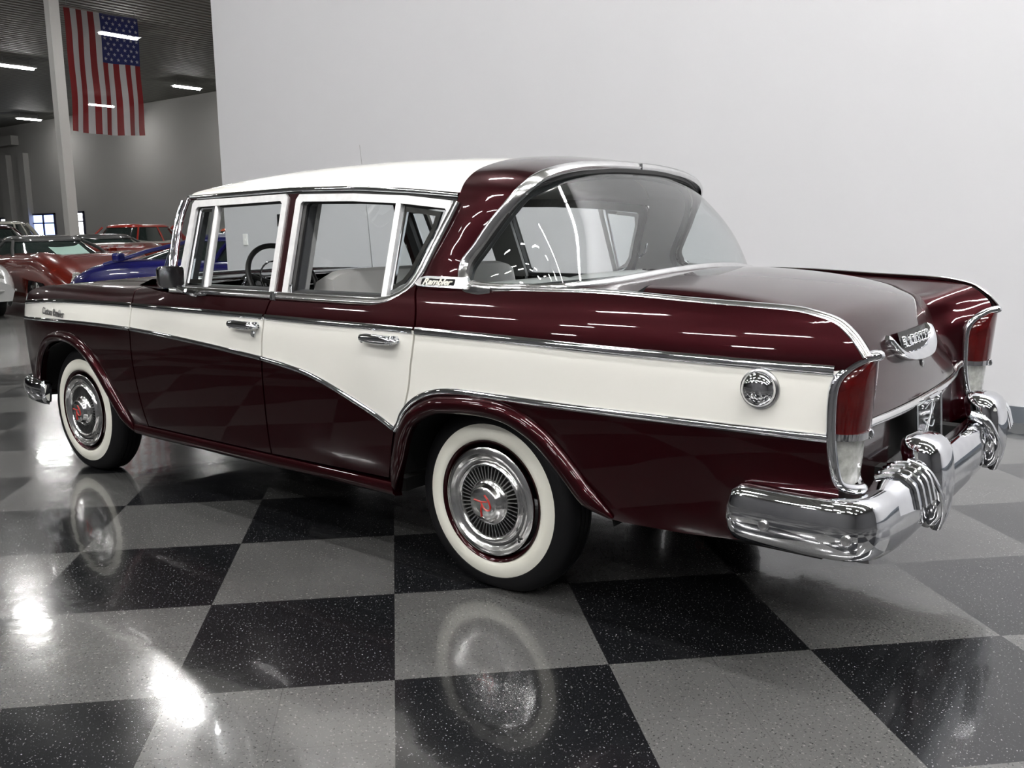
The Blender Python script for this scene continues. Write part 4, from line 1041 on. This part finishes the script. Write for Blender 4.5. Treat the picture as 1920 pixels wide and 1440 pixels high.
for x, y, rz in ([(-17.6, 5.0, 0), (-12.2, 5.0, 0), (-10.9, 4.9, 0), (-17.0, 9.4, 0), (-15.2, 9.3, 0), (-9.1, 6.9, 0), (-39, 12.3, PI / 2), (-24.4, 18.9, PI / 2), (-17.0, 17.5, PI / 2), (-53, 12, PI / 2)]
                 + [(x, y, 0) for x in (-13, -6.5, -3.2, .1, 3.4, 6.7, 10) for y in (-5.2, -10.2)] + [(x, -9.0, 0) for x in (-8.2, -4.9, -1.5, 1.8, 5)] + [(-6.0, -.6, 0), (-3.0, -.6, 0)] + [(.9 + 1.28 * k, y, 0) for k in range(7) for y in (-1.9, 2.2)] + [(x, -13.8, 0) for x in (-9, -3, 3)]  # row between the paired camera-side rows is added to brighten the white panels
                 + [(-22, -2, 0), (-22, -9, 0), (-32, -2, 0), (-32, -9, 0), (-32, 5, 0), (-24.5, 5, 0), (-45, 5, 0)]):
    place(x, y, rz, OUT, GO)

# ---- flag hanging from the ceiling, stripes upright
def flag():
    m1 = []
    for nm, c in (('flag_red', (.23, .010, .014)), ('flag_white', (.55, .54, .55)), ('flag_blue', (.016, .022, .13)), ('flag_star', (.42, .43, .52))):
        m = noise_bump(mat(nm, c, .7, spec=.2), 200, .05); ns, ln, b = nodes(m)
        tr = N(ns, 'ShaderNodeBsdfTransparent'); mx = N(ns, 'ShaderNodeMixShader'); mx.inputs['Fac'].default_value = .12 if nm != 'flag_blue' else .12
        out = [n for n in ns if n.type == 'OUTPUT_MATERIAL'][0]
        ln.new(b.outputs[0], mx.inputs[1]); ln.new(tr.outputs[0], mx.inputs[2]); ln.new(mx.outputs[0], out.inputs['Surface']); m1.append(m)
    Y0, Y1, Z0, Z1 = 9.31, 11.36, 3.88, 6.97
    def P(u, v):   # u across 0..1, v down 0..1
        y = Y0 + (Y1 - Y0) * u + .045 * math.sin(v * 3.2 + .4) * (1 - u) * v - .03 * v * (1 - u)
        z = Z1 + (.03 * (u - .5)) - (Z1 - Z0) * v - .05 * math.sin(PI * u) * v
        x = -22.3 + .05 * math.sin(u * 17 + 1.3 * v) * (.25 + v) + .02 * math.sin(v * 11)
        return (x, y, z)
    q = MB(); nu, nv = 52, 50
    V = [P(i / nu, j / nv) for j in range(nv + 1) for i in range(nu + 1)]; F = []; fm = []
    for j in range(nv):
        for i in range(nu):
            a = j * (nu + 1) + i; F.append((a, a + 1, a + nu + 2, a + nu + 1)); s = i // 4
            fm.append(2 if (s >= 6 and j < 20) else (0 if s % 2 == 0 else 1))
    q.v = V; q.f = F; q.m = fm
    for c in range(9):
        n = 6 if c % 2 == 0 else 5
        for r in range(n):
            v0 = .4 * (c + .8) / 9.6; u0 = 6 / 13 + 7 / 13 * ((r + .5) / 6 + (0 if n == 6 else 1 / 12))
            px, py, pz = P(u0, v0)
            pts = [(px + .012, py + .055 * (1 if k % 2 == 0 else .4) * math.sin(PI * k / 5), pz + .055 * (1 if k % 2 == 0 else .4) * math.cos(PI * k / 5)) for k in range(10)]
            q.add(pts, [tuple(range(10))], 3)
    o = q.build('flag', m1, None, sharp=0, fixn=False)
    o.data.polygons.foreach_set('use_smooth', [True] * len(o.data.polygons))
    return tag(o, 'large red, white and blue striped flag with stars hanging upright beside the white column', 'flag')
fl = flag()
q = MB(); q.tube([(-22.3, 9.25, 7.0), (-22.3, 11.42, 7.01)], .02); q.tube([(-22.3, 9.4, 7.0), (-22.3, 9.4, 7.18)], .008); q.tube([(-22.3, 11.3, 7.0), (-22.3, 11.3, 7.18)], .008)
q.build('hanging_rod', M['dullsteel'], fl)

# ---- cars parked further back in the hall
def paint(name, c, r=.25): return noise_bump(mat(name, c, r, 0, 1.0), 5, .01, .001)
PR, PB, PM, PW, PO, PK = paint('brick_red_paint', (.12, .009, .004)), paint('deep_blue_paint', (.007, .007, .10)), paint('dark_maroon_paint', (.022, .004, .006)), paint('pale_silver_paint', (.46, .47, .46)), paint('orange_paint', (.55, .07, .015)), paint('black_soft_top', (.010, .011, .011), .5)
PRED = paint('bright_red_paint', (.36, .022, .012)); PCR = paint('off_white_paint', (.52, .51, .45))
dkglass = noise_bump(mat('dark_car_glass', (.018, .028, .026), .06, 0, .6, spec=.8), 4, .02)
plc = noise_bump(mat('pale_green_card', (.33, .50, .43), .4), 50, .02)
def bgcar(name, label, loc, rz, L, Wd, top, belt, cabin, col, roofcol, low=.16, sidecol=None, group=None, fat=1.0, mirror=True, card=False, whites=False):
    """top: list of (x/L, z) outline of hood/deck (nose at x=+.5); cabin: (x0,x1,x2,x3,zroof,halfwidth at roof) rear foot .. front foot"""
    t = tag(empty(name, (*loc, 0), rz), label, 'car', group)
    xs = [p[0] * L for p in top]; zs = [p[1] for p in top]; rows = []
    for x in np.linspace(-.5 * L, .5 * L, 40):
        zt = pl(x, xs, zs); e = abs(x) / (.5 * L); hw = Wd / 2 * (1 - .16 * max(0, (e - .72) / .28) ** 2.2)
        zb = low + .10 * max(0, (e - .85) / .15); mid = zb + (zt - zb) * .55
        # fender bulges over the wheels
        for wx in (-.29 * L, .30 * L):
            d = (x - wx) / .42
            zt += .035 * fat * math.exp(-d * d)
        prof_ = [(0, zt - .01 + .02), (hw * .45, zt), (hw * .78, zt + .02 * fat), (hw * .93, zt - .03), (hw * .99, zt - .10), (hw, mid), (hw * .985, zb + .12), (hw * .94, zb)]
        rows.append([(x, -y, z) for y, z in prof_[::-1]] + [(x, y, z) for y, z in prof_[1:]])
    # wheel arches: cut by shifting lower verts up
    for r in rows:
        for i, (x, y, z) in enumerate(r):
            if abs(y) > .6 * Wd / 2 and z < .9 * belt:
                for wx in (-.29 * L, .30 * L):
                    d = abs(x - wx)
                    if d < .37 and z < .33 + math.sqrt(max(0, .37**2 - d * d)) and z < .5: r[i] = (x, y, .33 + math.sqrt(max(0, .37**2 - d * d)))
    q = MB(); q.grid(rows, capu=True); body = q.build('body', col, t, sharp=50)
    if sidecol:
        q = MB()
        for s_ in (-1, 1): q.grid([[(x, s_ * (Wd / 2 * (1 - .16 * max(0, (abs(x) / (.5 * L) - .72) / .28) ** 2.2) + .004), z) for z in (belt - .32, belt - .2, belt - .10)] for x in np.linspace(-.40 * L, .47 * L, 16)])
        q.build('side_flash', sidecol, t)
        q = MB(); q.box((.495 * L, 0, belt - .20), (.04, Wd * .8, .22)); q.build('nose_flash', sidecol, t, smooth=False)
    x0, x1, x2, x3, zr, rw_ = cabin; x0, x1, x2, x3 = [v * L for v in (x0, x1, x2, x3)]
    bw_ = Wd / 2 * .90
    def ring(z, xa, xb_, w): 
        out = []
        for k in range(28):
            a = 2 * PI * k / 28; ca, sa = math.cos(a), math.sin(a)
            out.append(((xa + xb_) / 2 + (xb_ - xa) / 2 * math.copysign(abs(ca) ** .5, ca), w * math.copysign(abs(sa) ** .5, sa), z))
        return out
    q = MB(); zr0 = zr - .10
    q.grid([ring(belt - .06, x0, x3, bw_), ring(zr0, x1 - .04, x2 + .04, rw_ + .03)], closev=True); q.build('window_glass', dkglass, t, sharp=50)
    q = MB(); q.grid([ring(zr0 - .005, x1 - .07, x2 + .07, rw_ + .045), ring(zr0 + .02, x1 - .06, x2 + .06, rw_ + .045), ring(zr - .035, x1, x2, rw_ - .02), ring(zr - .01, x1 + .12, x2 - .12, rw_ * .8), ring(zr, x1 + .3, x2 - .3, rw_ * .45)], closev=True, capu=True); q.build('roof', roofcol, t, sharp=60)
    # pillars
    for s_ in (-1, 1):
        for (xa, xb_, w_) in ((x0 + .14, x1 + .06, .075), (x3 - .12, x2 - .02, .028), ((x0 * .52 + x3 * .48), (x1 * .52 + x2 * .48), .03)):
            q = MB(); q.tube([(xa, s_ * bw_ * .985, belt - .04), ((xa + xb_) / 2, s_ * (bw_ * .5 + (rw_ + .03) * .5), (belt + zr0) / 2), (xb_, s_ * (rw_ + .02), zr0)], w_, n=8); q.build('pillar', roofcol, t)
    q = MB(); q.tube([(x3 - .04, -bw_ * .7, belt - .03), (x3 + .0, 0, belt - .03), (x3 - .04, bw_ * .7, belt - .03)], .014); q.build('windshield_trim', M['chrome'], t)
    if card:
        q = MB(); q.grid([[(x2 + (x3 - x2) * (1 - v) * .96 + .012 * 0 + .035, y, belt - .02 + (zr0 - belt) * v) for v in (.12, .85)] for y in (-.12, .42)]); q.build('windshield_card', plc, t)
    for wx in (-.29 * L, .30 * L):
        for s_ in (-1, 1):
            c = (wx, s_ * (Wd / 2 - .02), .32); q = MB()
            q.lathe([(.20, -.02), (.215, .0), (.26, .012), (.305, .0), (.32, -.03), (.32, -.19), (.28, -.21)], c, 'Y', s_, 32, 0)
            if whites: q.lathe([(.215, .004), (.262, .016), (.285, .010)], c, 'Y', s_, 32, 1)
            w = q.build('wheel', [M['rubber'], M['whitewall']], t)
            q = MB(); q.lathe([(.21, -.03), (.20, .0), (.16, -.01), (.07, .0), (.05, .02), (.0001, .025)], c, 'Y', s_, 24)
            for k in range(5):
                a = 2 * PI * k / 5; q.box((c[0] + .12 * math.cos(a), c[1] + s_ * .004, c[2] + .12 * math.sin(a)), (.16, .02, .04), R=Matrix.Rotation(-a, 3, 'Y'))
            q.build('wheel_hub', M['steel'], w)
            q = MB(); q.lathe([(.37, -.15), (.37, -.02)], c, 'Y', s_, 24); q.build('wheel_well', M['dark'], t)
    for s_ in (-1, 1):
        q = MB(); q.lathe([(.075, -.03), (.075, .0), (.06, .015), (.0001, .02)], (.478 * L, s_ * Wd * .33, belt - .27), 'X', 1, 18); q.build('headlight', M['whitelens'], t)
        if mirror:
            q = MB(); q.box((x3 - .45, s_ * (Wd / 2 + .06), belt + .06), (.10, .16, .11)); bevel(q.build('side_mirror', col, t, smooth=False), .03, 3)
    for e_ in (-1, 1):
        q = MB(); q.tube([(e_ * (.47 * L), -Wd * .46, low + .25), (e_ * (.505 * L), -Wd * .3, low + .25), (e_ * (.515 * L), 0, low + .25), (e_ * (.505 * L), Wd * .3, low + .25), (e_ * (.47 * L), Wd * .46, low + .25)], .045 if whites else .02); q.build('bumper', M['chrome'] if whites else col, t)
    return t
SP = [(-.5, .80), (-.42, .92), (-.25, .88), (-.05, .86), (.12, .88), (.25, .84), (.40, .76), (.5, .52)]       # low sports car
SD = [(-.5, .82), (-.42, .93), (-.25, .95), (0, .96), (.15, 1.0), (.35, .98), (.46, .92), (.5, .80)]          # fifties sedan
OD = [(-.5, .70), (-.42, .90), (-.25, 1.0), (0, 1.05), (.15, 1.08), (.35, 1.02), (.46, .95), (.5, .80)]
def hd(dx, dy): return math.atan2(dy, dx)
bgcar('sports_car', 'low deep blue sports car behind the hood of the maroon sedan', (-8.47, 4.39), hd(-.90, -.44), 4.5, 1.84, SP, .86, (-.34, -.14, .10, .37, 1.21, .56), PB, PB)
bgcar('sports_car', 'brick red sports car with black roof and a pale card in its windshield', (-13.5, 4.25), hd(.995, -.06), 4.65, 1.78, SP, .86, (-.34, -.16, -.02, .12, 1.20, .54), PR, PK, card=True, fat=2.2)
bgcar('sports_car', 'pale silver car at the left edge of the picture, only its nose showing', (-14.25, 2.15), hd(1, 0), 4.5, 1.86, SP, .86, (-.40, -.22, -.02, .20, 1.22, .56), PW, PW)
bgcar('vintage_coupe', 'dark maroon rounded vintage car at far left behind the red sports car', (-22.8, 7.1), hd(.95, -.30), 4.8, 1.85, OD, 1.05, (-.38, -.20, .0, .12, 1.45, .58), PM, PM, whites=True)
bgcar('vintage_wagon', 'vintage car with bright red roof and off-white front, right of the white column', (-24.6, 11.7), hd(.42, -.91), 5.0, 1.85, SD, .98, (-.44, -.34, .02, .12, 1.47, .60), PCR, PRED, whites=True, sidecol=PRED, mirror=False)
bgcar('convertible', 'red car with black soft top between the red-roofed vintage car and the blue sports car', (-16.8, 6.9), hd(.94, -.34), 4.6, 1.78, SD, .90, (-.36, -.18, .02, .12, 1.20, .55), PR, PK, mirror=False, whites=True)
bgcar('vintage_coupe', 'orange car mostly hidden behind the blue sports car', (-18.0, 11.2), hd(.5, -.86), 4.6, 1.8, SD, .95, (-.36, -.20, .02, .14, 1.33, .56), PO, PO, mirror=False)
bgcar('vintage_pickup', 'red and white vintage truck between the dark maroon car and the white column', (-29.5, 10.2), hd(.6, -.8), 5.0, 1.9, OD, 1.1, (-.20, -.12, .04, .12, 1.62, .62), PR, PCR, mirror=False, whites=True)

# =================================================================== camera, light level
cam = bpy.data.objects.new('camera', bpy.data.cameras.new('camera')); COL.objects.link(cam); S.camera = cam
ya, pi_, ro = -.6625, .1711, .0112
f = Vector((math.sin(ya) * math.cos(pi_), math.cos(ya) * math.cos(pi_), -math.sin(pi_))); r = Vector((math.cos(ya), -math.sin(ya), 0)); d = f.cross(r)
r2 = r * math.cos(ro) + d * math.sin(ro); d2 = -r * math.sin(ro) + d * math.cos(ro)
Rm = Matrix((r2, -d2, -f)).transposed()
cam.matrix_world = Matrix.Translation((1.8957, -3.101, 1.24)) @ Rm.to_4x4()
cam.data.sensor_fit = 'HORIZONTAL'; cam.data.sensor_width = 36; cam.data.lens = 36 * 1700.56 / 1920; cam.data.clip_start = .05; cam.data.clip_end = 200
w = bpy.data.worlds.new('world'); S.world = w; w.use_nodes = True
bg = w.node_tree.nodes['Background']; bg.inputs['Color'].default_value = (.5, .52, .55, 1); bg.inputs['Strength'].default_value = .02
S.view_settings.view_transform = 'Standard'; S.view_settings.look = 'None'; S.view_settings.gamma = 1; S.view_settings.use_curve_mapping = False
S.view_settings.exposure = 1.24
